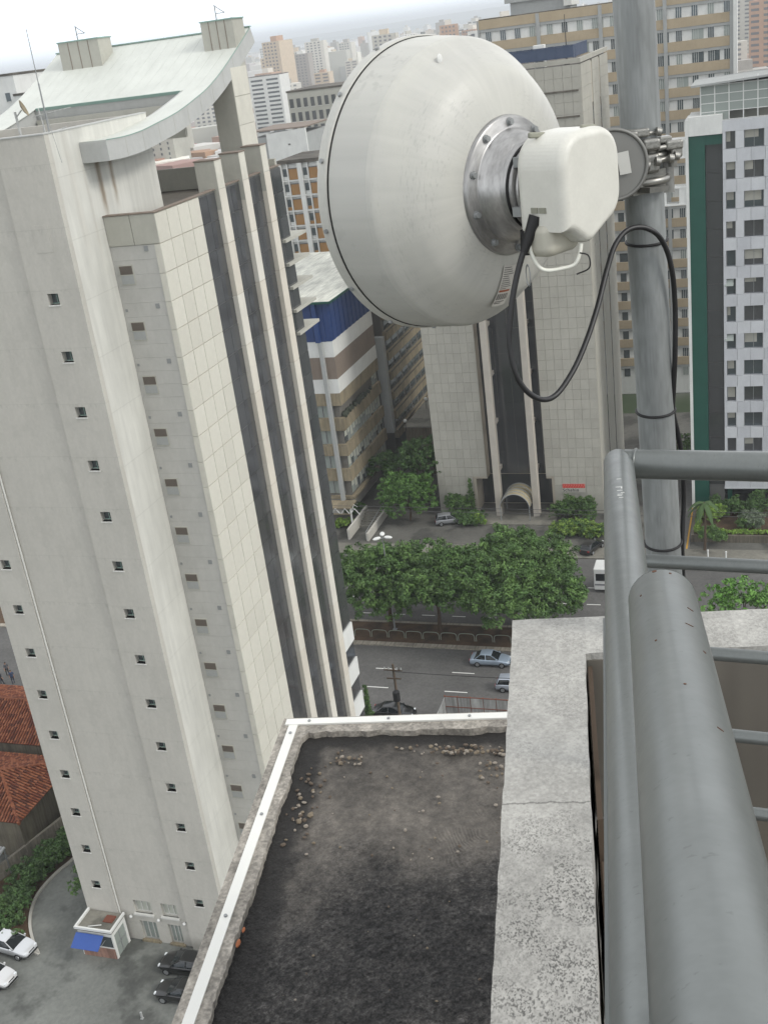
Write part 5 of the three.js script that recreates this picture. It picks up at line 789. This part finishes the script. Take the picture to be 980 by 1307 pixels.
  const alu = M(S(0.90, 0.90, 0.885), 0.45, { metalness: 0.15, map: grime });
  mesh('flashing_strip', MG([bx(XL, XL + 0.045, YR - 0.006, YR + 0.001, ZF, 4)]), alu, T); mesh('flashing_strip', bx(XL - 0.02, -0.2, YR - 0.005, YR + 0.004, ZF - 0.03, ZF + 0.018), alu, T);
  for (let k = 0; k < 7; k++) mesh('rivet', new THREE.CylinderGeometry(0.007, 0.008, 0.006, 10).translate(XL + 0.0225, YR + 0.004, ZF + 0.09 + k * 0.62), mat.steelGrey, T);
  for (let k = 0; k < 4; k++) mesh('rivet', new THREE.CylinderGeometry(0.007, 0.008, 0.006, 10).translate(XL + 0.1 + k * 0.4, YR + 0.007, ZF - 0.006), mat.steelGrey, T);
  // concrete parapet, an L with slightly crumbled edges; smooth pale far slab, pitted near slab
  const pt = tex(512, 2048, (u, v) => { const x = u, z = v * 4 - 4; const near = sst(-2.1, -1.75, z + (fbm(u, v, 30, 3, 550) - 0.5) * 0.05); const a = fbm(u * 0.4, v * 4, 8, 6, 551), f = fbm(u * 0.4, v * 4, 140, 4, 552), sp = vnoise(u * 120, v * 4 * 260, 4096, 553) * 0.5 + vnoise(u * 220, v * 4 * 420, 4096, 557) * 0.5, patch = fbm(u * 0.4, v * 4, 12, 5, 554);
    let k = 0.635 + 0.2 * (a - 0.5) + 0.16 * (f - 0.5); const pit = sst(0.48, 0.72, sp) * (0.3 + 0.7 * sst(0.4, 0.6, patch)) * mix(0.2, 0.95, near); k = k * mix(1, 0.93, near); k = mix(k, 0.33, pit); if (Math.abs(z + 2.052 + (fbm(u, 0.3, 7, 4, 555) - 0.5) * 0.03) < 0.0025) k *= 0.75; return [k, k * 0.992, k * 0.96]; }, [0.4, 4]);
  const pbump = tex(1024, 1024, (u, v) => { const k = fbm(u, v, 100, 5, 556); return [k, k, k]; }, [0.8, 0.8], false);
  const jag = (s, a) => (fbm(0.5, s / 4 + 3, 90, 5, 557) - 0.5) * a; const L = []; 
  for (let z = 3; z > -2.885; z -= 0.02) L.push([-0.205 + jag(z, 0.006), z]); for (let x = -0.205; x < 4; x += 0.03) L.push([x, -2.885 + jag(x + 9, 0.008)]); L.push([4, -2.685]); for (let x = 3.97; x > 0; x -= 0.03) L.push([x, -2.685 + jag(x + 19, 0.006)]); for (let z = -2.68; z < 3; z += 0.02) L.push([mix(-0.005, -0.02, clamp((z + 2.7) / 1.3)) + jag(z + 31, 0.008), z]);
  mesh('parapet', prism(L, 58.6, YW), M(0xffffff, 0.95, { map: pt, bumpMap: pbump, bumpScale: 0.002 }), T);
  mesh('deck', bx(0.0, 4, 58.6, 59.85, -2.68, 3), mat.roofDark, T);
  mesh('stained_shade_lining', MG([bx(0.0, 3.95, 59.86, YW - 0.02, -2.682, -2.677)]), M(S(0.50, 0.485, 0.46), 0.95, { map: grimeHeavy }), T);  // added lining sheet; stains and overcast shading both put into its darker colour
  const wood = M(S(0.40, 0.34, 0.29), 0.95, { map: grimeHeavy });
  mesh('plank', bx(0.0, 0.012, 59.9, YW - 0.03, -2.665, -2.03), wood, T); mesh('plank', bx(0.004, 0.022, 59.9, YW - 0.12, -2.0, 0.5), wood, T);
  for (const [x, z, s] of [[-1.372, -3.25, 0.011], [-1.376, -3.18, 0.016]]) mesh('brick_chip', new THREE.DodecahedronGeometry(s, 0).scale(0.6, 0.4, 1.5).translate(x, YR - 0.012, z), M(S(0.56, 0.34, 0.22), 0.95), T);
  // loose gravel swept into the far corner
  seed = 611; const stones = [[], [], []];
  const stone = (px, py, r) => { const p = onY(px, py, YM + 0.01), g = new THREE.DodecahedronGeometry(r, 0); g.scale(rr(0.7, 1.3), rr(0.45, 0.8), rr(0.7, 1.3)); g.rotateY(rnd() * 6); g.rotateX(rr(-0.5, 0.5)); stones[(rnd() * 3) | 0].push(g.translate(p.x, YM + r * 0.5 + 0.008, p.z)); };
  for (let k = 0; k < 75; k++) { const t = rnd(); stone(mix(508, 648, Math.pow(t, 0.8)) + rr(-4, 4), mix(958, 962, t) + rr(-7, 6) - 9 * sst(0.05, 0.2, t) * 0.2, rr(0.005, 0.012)); }
  for (let k = 0; k < 22; k++) stone(rr(420, 462), rr(966, 976), rr(0.005, 0.011)); for (let k = 0; k < 42; k++) { const t = rnd(); stone(mix(402, 366, t) + rr(-14, 22), mix(985, 1080, t) + rr(-8, 8), rr(0.005, 0.012)); } for (let k = 0; k < 45; k++) stone(rr(390, 640), rr(955, 1100), rr(0.003, 0.009)); for (let k = 0; k < 14; k++) stone(rr(330, 620), rr(1100, 1280), rr(0.002, 0.006)); for (let k = 0; k < 16; k++) stone(rr(610, 645), rr(970, 1000), rr(0.005, 0.011));
  const tone = [S(0.44, 0.40, 0.34), S(0.34, 0.30, 0.26), S(0.52, 0.49, 0.45)];
  const gg = MG(stones.flatMap((l, i) => l.map((g) => { const n = (g.index ? g.toNonIndexed() : g), c = new Float32Array(n.attributes.position.count * 3); for (let q = 0; q < c.length; q += 3) { c[q] = tone[i].r; c[q + 1] = tone[i].g; c[q + 2] = tone[i].b; } n.setAttribute('color', new THREE.BufferAttribute(c, 3)); return n; })));
  const go = mesh('loose_gravel', gg, M(0xffffff, 0.95, { vertexColors: true }), scene); tag(go, 'loose pale gravel scattered over the dark roof', 'gravel', null, 'stuff');
}
// ---------------------------------------------------------------- painted pipe guard rail
{
  const noise = tex(512, 512, (u, v) => { const a = fbm(u, v, 6, 6, 601), b = fbm(u, v, 90, 3, 602), s = fbm(u, v * 0.2, 60, 3, 603); let k = 0.9 + 0.06 * (a - 0.5) + 0.05 * (b - 0.5) + 0.02 * (s - 0.5); if (fbm(u, v, 70, 3, 604) > 0.82) k *= 0.9; return [k, k, k]; }, [0.5, 0.34]);
  const rb = tex(256, 256, (u, v) => { const a = fbm(u, v, 8, 6, 606); return [a, a, a]; }, [0.5, 0.34], false), rr_ = tex(256, 256, (u, v) => { const a = 0.42 + 0.3 * fbm(u, v, 12, 5, 605); return [a, a, a]; }, [0.5, 0.5], false);
  const paint = M(S(0.475, 0.492, 0.485), 0.62, { map: noise, roughnessMap: rr_, bumpMap: rb, bumpScale: 0.0002, metalness: 0.45 });
  const c1 = atD(789, 592, 2.28), c2 = atD(838, 1307, 0.72), c3 = c2.clone().add(c2.clone().sub(c1).multiplyScalar(0.3));
  const e = atD(980, 588, 2.1675).sub(c1).setY(0).normalize();
  const deck = 59.85, base = V3(c1.x, deck, c1.z);
  const T = thing('guard_rail', 'grey painted pipe guard rail with thin cross rails along the parapet', 'railing', base.x, base.y, base.z);
  const l = (p) => p.clone().sub(base);
  const pipe = (n, a, b, r, par = T) => { const g = rod(l(a), l(b), r, r, 40); const L = a.distanceTo(b), uv = g.attributes.uv; for (let i = 0; i < uv.count; i++) uv.setXY(i, uv.getX(i) * 6.283 * r, uv.getY(i) * L); return mesh(n, g, paint, par); };
  pipe('side_rail', c1, c3, 0.03); const top = c1.clone().addScaledVector(e, 1.5);
  pipe('top_rail', c1.clone().addScaledVector(e, 0.012), top, 0.0295); mesh('elbow', new THREE.SphereGeometry(0.0302, 32, 20).translate(...l(c1).toArray()), paint, T);
  for (const h of [-1.07, -1.28, -1.48, -1.68, -1.88]) { const a = c1.clone().setY(62 + h); pipe('thin_rail', a, a.clone().addScaledVector(e, 1.5), 0.0143); }
  pipe('post', c1.clone().setY(deck), c1.clone().add(V3(0, -0.01, 0)), 0.026); pipe('post', top.clone().setY(deck), top, 0.03);
  const w = mesh('weld_bead', new THREE.TorusGeometry(0.03, 0.003, 8, 32).applyQuaternion(new THREE.Quaternion().setFromUnitVectors(V3(0, 0, 1), e)).translate(...l(c1.clone().addScaledVector(e, 0.034)).toArray()), paint, T);
  // the nearer upper pipe with its open capped end
  const b1 = atD(845, 768, 1.02), b2 = atD(929, 1307, 0.44), b3 = b2.clone().add(b2.clone().sub(b1).multiplyScalar(0.3));
  const up = pipe('upper_rail', b1, b3, 0.03);
  { const d = b1.clone().sub(b3).normalize(); mesh('end_cap', new THREE.CylinderGeometry(0.029, 0.0302, 0.004, 40).applyQuaternion(new THREE.Quaternion().setFromUnitVectors(V3(0, 1, 0), d)).translate(...l(b1.clone().addScaledVector(d, 0.0022)).toArray()), paint, up); }
  { // joining plates between the two pipes
    const sp = (t) => c1.clone().lerp(c3, t), ub = (t) => b1.clone().lerp(b3, t); const quad = (p, q, r, s, th) => { const n = q.clone().sub(p).cross(r.clone().sub(p)).normalize().multiplyScalar(th / 2), v = [p, q, r, s].flatMap((k) => [l(k).add(n), l(k).sub(n)]); const pos = []; const f = (a, b, c, d) => [a, b, c, a, c, d].forEach((i) => pos.push(v[i].x, v[i].y, v[i].z)); f(0, 2, 4, 6); f(1, 7, 5, 3); f(0, 1, 3, 2); f(2, 3, 5, 4); f(4, 5, 7, 6); f(6, 7, 1, 0); const g = new THREE.BufferGeometry(); g.setAttribute('position', new THREE.Float32BufferAttribute(pos, 3)); g.computeVertexNormals(); g.setAttribute('uv', new THREE.Float32BufferAttribute(new Float32Array(pos.length / 3 * 2), 2)); return g; };
    const off = CR.clone().multiplyScalar(-0.022);
    mesh('joining_plate', quad(ub(0.52).add(off), ub(1).add(off), sp(1.0), sp(0.78), 0.006), paint, T);
    const o2 = CR.clone().multiplyScalar(-0.031); mesh('flat_strip', quad(sp(0.42).add(o2), sp(1).add(o2), sp(1).add(o2).add(V3(0, -0.05, 0)), sp(0.42).add(o2).add(V3(0, -0.05, 0)), 0.004), paint, T);
  }
  { // rusty chips and scratches in the paint
    const chip = M(S(0.34, 0.22, 0.15), 0.9), g = []; seed = 17; const d = b3.clone().sub(b1).normalize(), vv = EYE.clone().sub(b1).normalize(), n0 = vv.clone().addScaledVector(d, -vv.dot(d)).normalize(), t0 = d.clone().cross(n0);
    for (const [q, ang, sx, sz] of [[0.004, -0.1, 0.0022, 0.003], [0.012, 0.35, 0.0012, 0.002], [0.11, 0.75, 0.003, 0.0008], [0.16, 0.6, 0.0035, 0.0006], [0.21, 0.9, 0.0015, 0.001], [0.2, -0.3, 0.001, 0.0012], [0.3, 0.2, 0.001, 0.001], [0.06, -0.6, 0.001, 0.0016], [0.36, 0.8, 0.0025, 0.0006]]) { const n = n0.clone().multiplyScalar(Math.cos(ang)).addScaledVector(t0, -Math.sin(ang)), t = d.clone().cross(n); const p = b1.clone().addScaledVector(d, q).addScaledVector(n, 0.0301); const c = new THREE.CylinderGeometry(1, 1, 0.0004, 9); c.scale(sx, 1, sz); c.applyMatrix4(new THREE.Matrix4().makeBasis(t, n, d.clone().negate())); g.push(c.translate(...l(p).toArray())); }
    mesh('paint_chips', MG(g), chip, T);
  }
  { // pale paint flecks left of an old marking on the side rail
    const d = c3.clone().sub(c1).normalize(), view = EYE.clone().sub(c1).normalize(), n = view.clone().addScaledVector(d, -view.dot(d)).normalize(), t = d.clone().cross(n); seed = 5;
    const g = []; for (const [s, ww, hh] of [[0.26, 0.008, 0.002], [0.32, 0.011, 0.002], [0.327, 0.002, 0.009], [0.345, 0.009, 0.002], [0.362, 0.006, 0.002], [0.372, 0.009, 0.0015], [0.38, 0.008, 0.002], [0.395, 0.007, 0.002]]) { const p = c1.clone().addScaledVector(d, s).addScaledVector(n, 0.0301).addScaledVector(t, rr(-0.004, 0.004)); const q = new THREE.BoxGeometry(ww, 0.0006, hh).applyMatrix4(new THREE.Matrix4().makeBasis(t, n, d.clone().negate())); g.push(q.translate(...l(p).toArray())); } mesh('paint_marks', MG(g), mat.white, T);
  }
}
// ---------------------------------------------------------------- galvanised mast pole
const galvT = tex(512, 1024, (u, v) => { const a = fbm(u, v, 6, 6, 701), c = fbm(u, v, 36, 2, 702), s = fbm(u, v * 0.15, 24, 4, 703); const k = 0.70 + 0.16 * (a - 0.5) + 0.10 * (c - 0.5) + 0.10 * (s - 0.5); return [k * 0.985, k, k * 1.005]; }, [0.28, 1.3]);
const galv = M(S(0.755, 0.762, 0.755), 0.55, { map: galvT, metalness: 0.35 });
const pBot = atD(846, 700, 3.0), pTop = atD(808, 0, 2.48), pDir = pTop.clone().sub(pBot).normalize();
const poleAt = (y) => pBot.clone().addScaledVector(pDir, (y - pBot.y) / pDir.y);
{
  const b = poleAt(60.4), t = poleAt(62.62), T = thing('mast_pole', 'stout galvanised mast pole standing on the parapet', 'pole', b.x, b.y, b.z); const L = (p) => p.clone().sub(b);
  const g = rod(V3(0, 0, 0), L(t), 0.0455, 0.0455, 48), len = b.distanceTo(t), uv = g.attributes.uv; for (let i = 0; i < uv.count; i++) uv.setXY(i, uv.getX(i) * 0.286, uv.getY(i) * len); mesh('tube', g, galv, T);
  mesh('base_plate', new THREE.BoxGeometry(0.16, 0.012, 0.16).rotateY(TH).translate(0, 0.006, 0), galv, T);
  for (const y of [306, 523, 692]) { // black cable ties
    const c = onZ(836, y, pBot.z), q = poleAt(c.y).sub(b); const k = new THREE.TorusGeometry(0.0475, 0.0035, 8, 40).rotateX(Math.PI / 2 + 0.06); mesh('cable_tie', k.translate(q.x, q.y, q.z), mat.black, T); }
}
// ---------------------------------------------------------------- microwave dish with radio unit
const w = V3(-0.875, -0.005, -0.484).normalize(), s = V3(-w.z, 0, w.x).normalize(), upv = s.clone().cross(w);
const hub = atD(651, 237, 2.47), basis = new THREE.Matrix4().makeBasis(s, w, upv);
{
  const T = thing('microwave_dish', 'big off-white microwave dish seen from behind, bolted to the mast pole', 'dish', hub.x, hub.y, hub.z); T.quaternion.setFromRotationMatrix(basis);
  const dT = tex(1024, 512, (u, v) => { const a = fbm(u, v, 5, 6, 711), st = fbm(u, v * 0.05, 64, 4, 712), f = fbm(u, v, 80, 3, 713); let k = 0.90 + 0.07 * (a - 0.5) + 0.05 * (st - 0.5); const sp = sst(0.62, 0.72, fbm(u, v * 2, 70, 4, 714)) * sst(0.45, 0.7, fbm(u, v, 6, 4, 715)); k *= 1 - 0.06 * sp; return [k, k * 0.997, k * (0.985 - 0.02 * a)]; });
  dT.repeat.set(2, 1); const shellM = M(S(0.78, 0.78, 0.768), 0.45, { map: dT });
  const prof = [[0.118, 0.0], [0.16, 0.004], [0.205, 0.015], [0.242, 0.034], [0.268, 0.06], [0.291, 0.09], [0.308, 0.112], [0.313, 0.124], [0.314, 0.1255], [0.3195, 0.178], [0.322, 0.232]];
  const sm = new THREE.CatmullRomCurve3(prof.slice(0, 8).map(([r, y]) => V3(r, y, 0))).getPoints(40).map((p) => V2(p.x, p.y)); const pts = [...sm, ...prof.slice(8).map(([r, y]) => V2(r, y))];
  mesh('reflector_shell', new THREE.LatheGeometry(pts, 128), Object.assign(shellM.clone(), { side: THREE.DoubleSide }), T);
  mesh('rim_gasket', new THREE.LatheGeometry([V2(0.320, 0.2315), V2(0.3238, 0.2322), V2(0.3238, 0.235), V2(0.320, 0.2357)], 128), mat.rubber, T);
  const rim = mesh('rim_ring', new THREE.LatheGeometry([V2(0.318, 0.2352), V2(0.3255, 0.2356), V2(0.3275, 0.239), V2(0.3275, 0.262), V2(0.324, 0.267), V2(0.312, 0.269)], 128), shellM, T);
  mesh('radome', new THREE.LatheGeometry([V2(0.314, 0.268), V2(0.24, 0.277), V2(0.12, 0.283), V2(0, 0.284)], 96), Object.assign(shellM.clone(), { side: THREE.DoubleSide }), T);
  for (let k = 0; k < 14; k++) { const a = k / 14 * 6.283 + 0.12, c = Math.cos(a), n = Math.sin(a); const b = new THREE.CylinderGeometry(0.0052, 0.0052, 0.007, 10).rotateZ(-Math.PI / 2).rotateY(-a).translate(c * 0.329, 0.25, n * 0.329); mesh('rim_bolt', b, mat.steelGrey, rim); }
  // cast hub flange with neck
  const castT = tex(512, 512, (u, v) => { const a = fbm(u, v, 8, 6, 721), b = fbm(u, v, 60, 4, 722); const k = 0.72 + 0.28 * (a - 0.5) + 0.14 * (b - 0.5); return [k, k * 0.995, k * 0.985]; }); const cast = M(S(0.86, 0.86, 0.86), 0.36, { metalness: 0.75, map: castT });
  const hubM = mesh('hub_flange', new THREE.LatheGeometry([V2(0.15, 0.012), V2(0.1475, -0.002), V2(0.143, -0.008), V2(0.122, -0.012), V2(0.119, -0.016), V2(0.112, -0.034), V2(0.098, -0.052), V2(0.093, -0.056), V2(0.093, -0.066), V2(0.087, -0.07), V2(0.087, -0.082), V2(0.05, -0.084), V2(0.0, -0.084)], 80), cast, T);
  mesh('groove', new THREE.TorusGeometry(0.0905, 0.003, 8, 64).rotateX(Math.PI / 2).translate(0, -0.068, 0), mat.black, hubM);
  for (let k = 0; k < 10; k++) { const a = k / 10 * 6.283 + 0.3, x = Math.cos(a) * 0.133, z = Math.sin(a) * 0.133; mesh('flange_bolt', MG([new THREE.CylinderGeometry(0.0068, 0.0068, 0.009, 6).translate(x, -0.014, z), new THREE.CylinderGeometry(0.009, 0.009, 0.002, 14).translate(x, -0.0105, z)]), mat.steelGrey, hubM); }
  { const g = new THREE.TorusGeometry(0.108, 0.0075, 8, 20, 0.55); g.rotateX(Math.PI / 2); g.rotateY(1.35); mesh('slot', g.translate(0, -0.037, 0), mat.darkIn, hubM); }
  mesh('neck_flange', new THREE.LatheGeometry([V2(0.06, -0.084), V2(0.084, -0.086), V2(0.086, -0.09), V2(0.084, -0.096), V2(0.05, -0.098), V2(0.0, -0.098)], 64), cast, T); for (const a of [0.4, 2.4, 3.6, 5.6]) mesh('latch', new THREE.BoxGeometry(0.018, 0.022, 0.02).translate(Math.cos(a) * 0.088, -0.088, Math.sin(a) * 0.088), mat.steelGrey, hubM);
  { // printed rating label on the shell
    const cv = document.createElement('canvas'); cv.width = 96; cv.height = 224; const q = cv.getContext('2d'); q.fillStyle = '#b9b6ae'; q.fillRect(0, 0, 96, 224); q.fillStyle = '#5a5856'; for (let y = 8; y < 120; y += 11) q.fillRect(8, y, 40 + ((y * 37) % 40), 4); q.fillStyle = '#8d4a2c'; q.fillRect(8, 128, 80, 12); q.fillStyle = '#3c3a38'; for (let x = 8; x < 88; x += 5) q.fillRect(x, 150, 2 + (x % 3), 34); q.fillRect(8, 194, 70, 5); q.fillRect(8, 204, 50, 5); const lt = new THREE.CanvasTexture(cv); lt.colorSpace = THREE.SRGBColorSpace;
    const rows = [], ang0 = -1.68, da = 0.075; const P = [], I = [], U = []; const rs = [[0.17, 0.0058], [0.19, 0.0105], [0.21, 0.017], [0.228, 0.025], [0.246, 0.0345], [0.263, 0.046]]; rs.forEach(([r, y], i) => { for (let j = 0; j <= 6; j++) { const a = ang0 + (j / 6 - 0.5) * 2 * da * 0.2 / r * 1.4; P.push(Math.cos(a) * (r + 0.001), y - 0.003, Math.sin(a) * (r + 0.001)); U.push(j / 6, 1 - i / (rs.length - 1)); } }); for (let i = 0; i < rs.length - 1; i++) for (let j = 0; j < 6; j++) { const a = i * 7 + j; I.push(a, a + 1, a + 7, a + 1, a + 8, a + 7); } const g = new THREE.BufferGeometry(); g.setAttribute('position', new THREE.Float32BufferAttribute(P, 3)); g.setAttribute('uv', new THREE.Float32BufferAttribute(U, 2)); g.setIndex(I); g.computeVertexNormals(); mesh('rating_label', g, M(0xffffff, 0.6, { map: lt, side: THREE.DoubleSide }), T);
  }
  { const g = new THREE.SphereGeometry(0.008, 14, 8).scale(1, 0.35, 1.4); const a = 1.9, r = 0.29; mesh('drain_plug', g.translate(Math.cos(a) * r, 0.083, Math.sin(a) * r), mat.white, T); }
  // mounting bracket: round side plate, arm and pole clamp (placed in world metres, then into the dish frame)
  const inv = new THREE.Matrix4().compose(hub, T.quaternion, V3(1, 1, 1)).invert(); const into = (g) => g.applyMatrix4(inv);
  const plateM = M(S(0.50, 0.50, 0.49), 0.5, { metalness: 0.4, map: grime }); const zinc = M(S(0.78, 0.78, 0.76), 0.38, { metalness: 0.7, map: castT });
  const ws = (v) => new THREE.Quaternion().setFromUnitVectors(V3(0, 1, 0), v);
  const pc = atD(781, 211, 2.53), pd = ray(781, 211).normalize().multiplyScalar(-1).addScaledVector(w, -0.3).normalize();
  const pl = mesh('bracket_plate', into(new THREE.CylinderGeometry(0.077, 0.077, 0.02, 64).applyQuaternion(ws(pd)).translate(...pc.toArray())), plateM, T);
  mesh('plate_lip', into(new THREE.TorusGeometry(0.075, 0.0045, 10, 64).applyQuaternion(new THREE.Quaternion().setFromUnitVectors(V3(0, 0, 1), pd)).translate(...pc.clone().addScaledVector(pd, 0.01).toArray())), plateM, pl);
  { const c = atD(796, 208, 2.513); mesh('sticker', into(new THREE.BoxGeometry(0.026, 0.0012, 0.048).applyMatrix4(new THREE.Matrix4().makeBasis(s.clone().addScaledVector(pd, -s.dot(pd)).normalize(), pd, s.clone().cross(pd).normalize())).translate(...c.toArray())), M(S(0.72, 0.72, 0.70), 0.6), pl); }
  const rw = (a, b, r, n = 14) => rod(a, b, r, r, n);
  mesh('bracket_arm', into(MG([bar(atD(700, 230, 2.52), atD(790, 212, 2.58), 0.06, 0.06), bar(atD(790, 215, 2.575), atD(838, 212, 2.6), 0.03, 0.07)])), plateM, T);
  const pcY = (py) => poleAt(onZ(818, py, pBot.z + 0.3).y); const q1 = poleAt(62 - 0.335), q2 = poleAt(62 - 0.39);
  const clamp_ = mesh('pole_clamp', into(MG([q1, q2].map((p) => new THREE.TorusGeometry(0.053, 0.0095, 10, 48).rotateX(Math.PI / 2).translate(p.x, p.y, p.z)))), zinc, T);
  const part = (n, l) => mesh(n, into(MG(l)), zinc, clamp_);
  const rbx = (px, py, d, a, b, c) => new RoundedBoxGeometry(a, b, c, 2, Math.min(a, b, c) * 0.28).rotateY(TH + 0.2).translate(...atD(px, py, d).toArray());
  part('clamp_jaw', [rw(atD(829, 186, 2.56), atD(830, 214, 2.585), 0.0165, 20), rbx(829, 184, 2.55, 0.04, 0.026, 0.04), rbx(830, 208, 2.57, 0.034, 0.045, 0.04)]);
  part('clamp_jaw', [rbx(857, 184, 2.57, 0.04, 0.022, 0.05), rbx(860, 192, 2.575, 0.028, 0.032, 0.045), rbx(847, 178, 2.57, 0.03, 0.016, 0.03), rw(atD(858, 190, 2.57), atD(858, 212, 2.585), 0.010)]);
  part('clamp_jaw', [rbx(813, 170, 2.55, 0.05, 0.02, 0.03), rbx(806, 176, 2.54, 0.024, 0.03, 0.03)]);
  for (const [ax, ay, bx2, by2] of [[822, 171, 840, 169], [818, 214, 830, 211], [836, 206, 857, 201], [838, 190, 855, 186]]) { const b = part('clamp_bolt', [rw(atD(ax, ay, 2.545), atD(bx2, by2, 2.56), 0.0058)]); }
  for (const [ax, ay] of [[840, 168], [825, 211], [839, 206], [856, 202], [863, 199]]) { const g = new THREE.CylinderGeometry(0.0105, 0.0105, 0.011, 6).rotateZ(Math.PI / 2 - 0.2).rotateY(0.4); part('hex_nut', [g.translate(...atD(ax, ay, 2.545).toArray())]); }
  part('lower_gusset', [bar(atD(806, 236, 2.57), atD(848, 228, 2.6), 0.008, 0.05), bar(atD(847, 190, 2.605), atD(849, 246, 2.63), 0.012, 0.04), bar(atD(822, 243, 2.56), atD(846, 240, 2.6), 0.03, 0.012)]);
}
{
  const T = thing('radio_unit', 'rounded white radio unit plugged onto the back of the dish', 'radio unit', hub.x, hub.y, hub.z); T.quaternion.setFromRotationMatrix(basis);
  const sh = new THREE.Shape(); const a = 0.08, h = 0.096, r = 0.058;
  sh.moveTo(-a, -0.062); sh.bezierCurveTo(-a + 0.02, -0.064, -0.05, -0.075, -0.03, -h + 0.008); sh.quadraticCurveTo(-0.024, -h, -0.012, -h + 0.002); sh.lineTo(a - 0.036, -h + 0.03); sh.quadraticCurveTo(a, -h + 0.044, a, -h + 0.082); sh.lineTo(a, h - r); sh.quadraticCurveTo(a, h, a - r, h); sh.lineTo(-a + r, h); sh.quadraticCurveTo(-a, h, -a, h - r); sh.lineTo(-a, -0.062);
  const g = new THREE.ExtrudeGeometry(sh, { depth: 0.086, bevelEnabled: true, bevelSize: 0.017, bevelThickness: 0.02, bevelSegments: 7, curveSegments: 16 }); g.rotateX(Math.PI / 2); g.translate(0, -0.118, 0);
  const cT = tex(512, 512, (u, v) => { const q = fbm(u, v, 5, 6, 731), f = fbm(u, v, 40, 4, 732); const k = 0.93 + 0.05 * (q - 0.5) + 0.03 * (f - 0.5); return [k, k * 0.995, k * 0.97]; }, [0.2, 0.2]);
  const cover = mesh('cover', g, M(S(0.84, 0.84, 0.825), 0.4, { map: cT }), T);
  const dk = M(S(0.52, 0.52, 0.47), 0.7);
  for (const [x0, y0] of [[-0.062, -0.135], [0.03, -0.195]]) mesh('vent_slot', new RoundedBoxGeometry(0.05, 0.009, 0.012, 2, 0.004).rotateY(0.12).translate(x0, y0, 0.1105), dk, cover);
  if (0) for (const [z, x0] of [[0.122, -0.06], [0.122, 0.01]]) { const q = new THREE.TorusGeometry(0.05, 0.0045, 6, 16, 0.9).scale(1, 0.55, 1); q.rotateX(0); q.rotateZ(0.55); mesh('vent_slot', q.translate(x0 + 0.01, -0.165, 0.1).rotateZ(0), dk, cover); }
  for (const y of [-0.145, -0.166]) mesh('vent_slot', new THREE.BoxGeometry(0.006, 0.017, 0.011).translate(-0.0965, y, -0.033), dk, cover);
  const bodyM = M(S(0.70, 0.69, 0.64), 0.6, { metalness: 0.2 });
  mesh('chassis', new RoundedBoxGeometry(0.14, 0.06, 0.15, 3, 0.02).translate(0.005, -0.108, 0.0), M(S(0.22, 0.22, 0.22), 0.7), T); mesh('connector_housing', new RoundedBoxGeometry(0.11, 0.075, 0.07, 3, 0.02).translate(-0.05, -0.145, -0.095), bodyM, T);
  mesh('gland', new THREE.CylinderGeometry(0.016, 0.019, 0.05, 20).rotateX(Math.PI / 2).translate(-0.085, -0.112, -0.1), mat.black, T);
  const strap = new THREE.CatmullRomCurve3([V3(-0.104, -0.13, -0.075), V3(-0.106, -0.135, -0.12), V3(-0.092, -0.15, -0.155), V3(-0.06, -0.18, -0.158), V3(-0.045, -0.198, -0.152), V3(-0.035, -0.205, -0.13), V3(-0.03, -0.206, -0.112)]); mesh('strap', new THREE.TubeGeometry(strap, 40, 0.0042, 8).scale(1, 1, 1), M(S(0.86, 0.86, 0.82), 0.5), T);
  mesh('tether_clip', new THREE.TorusGeometry(0.011, 0.0012, 6, 24).scale(0.8, 2.0, 1).rotateX(Math.PI / 2).rotateZ(1.2).translate(-0.11, -0.125, -0.165), mat.steelGrey, T);
  mesh('tether', new THREE.TubeGeometry(new THREE.CatmullRomCurve3([V3(-0.045, -0.212, -0.128), V3(-0.035, -0.226, -0.135), V3(-0.036, -0.228, -0.16), V3(-0.05, -0.205, -0.172)]), 24, 0.0016, 6), mat.black, T);
}
{ // feeder cable looping from the radio unit to the pole
  const pts = [[682, 284, 2.34], [674, 303, 2.345], [661, 345, 2.36], [652, 395, 2.38], [650, 440, 2.4], [660, 482, 2.42], [675, 502, 2.44], [692, 510, 2.46], [708, 505, 2.48], [730, 475, 2.5], [748, 435, 2.52], [762, 392, 2.54], [774, 345, 2.56], [785, 312, 2.57], [800, 294, 2.58], [818, 290, 2.59], [836, 297, 2.6], [849, 316, 2.63], [857, 345, 2.66], [861, 390, 2.71], [861, 450, 2.76], [859, 500, 2.81], [858, 523, 2.835], [864, 550, 2.87], [870, 585, 2.91], [872, 640, 2.97], [870, 692, 3.0], [871, 730, 3.04], [874, 790, 3.1]].map(([x, y, d]) => atD(x, y, d));
  const T = thing('feeder_cable', 'black feeder cable looping from the radio unit to the pole', 'cable', pts[0].x, pts[0].y, pts[0].z); const l = pts.map((p) => p.clone().sub(pts[0]));
  mesh('cable', new THREE.TubeGeometry(new THREE.CatmullRomCurve3(l), 260, 0.0063, 12), M(S(0.115, 0.115, 0.12), 0.45), T);
  mesh('boot', rod(l[0].clone().add(V3(0.004, 0.012, 0)), l[2].clone().lerp(l[1], 0.55), 0.0155, 0.0085, 20), mat.black, T);
}
scene.traverse((o) => { if (o.isMesh) { o.castShadow = true; o.receiveShadow = true; } });
renderer.render(scene, camera);
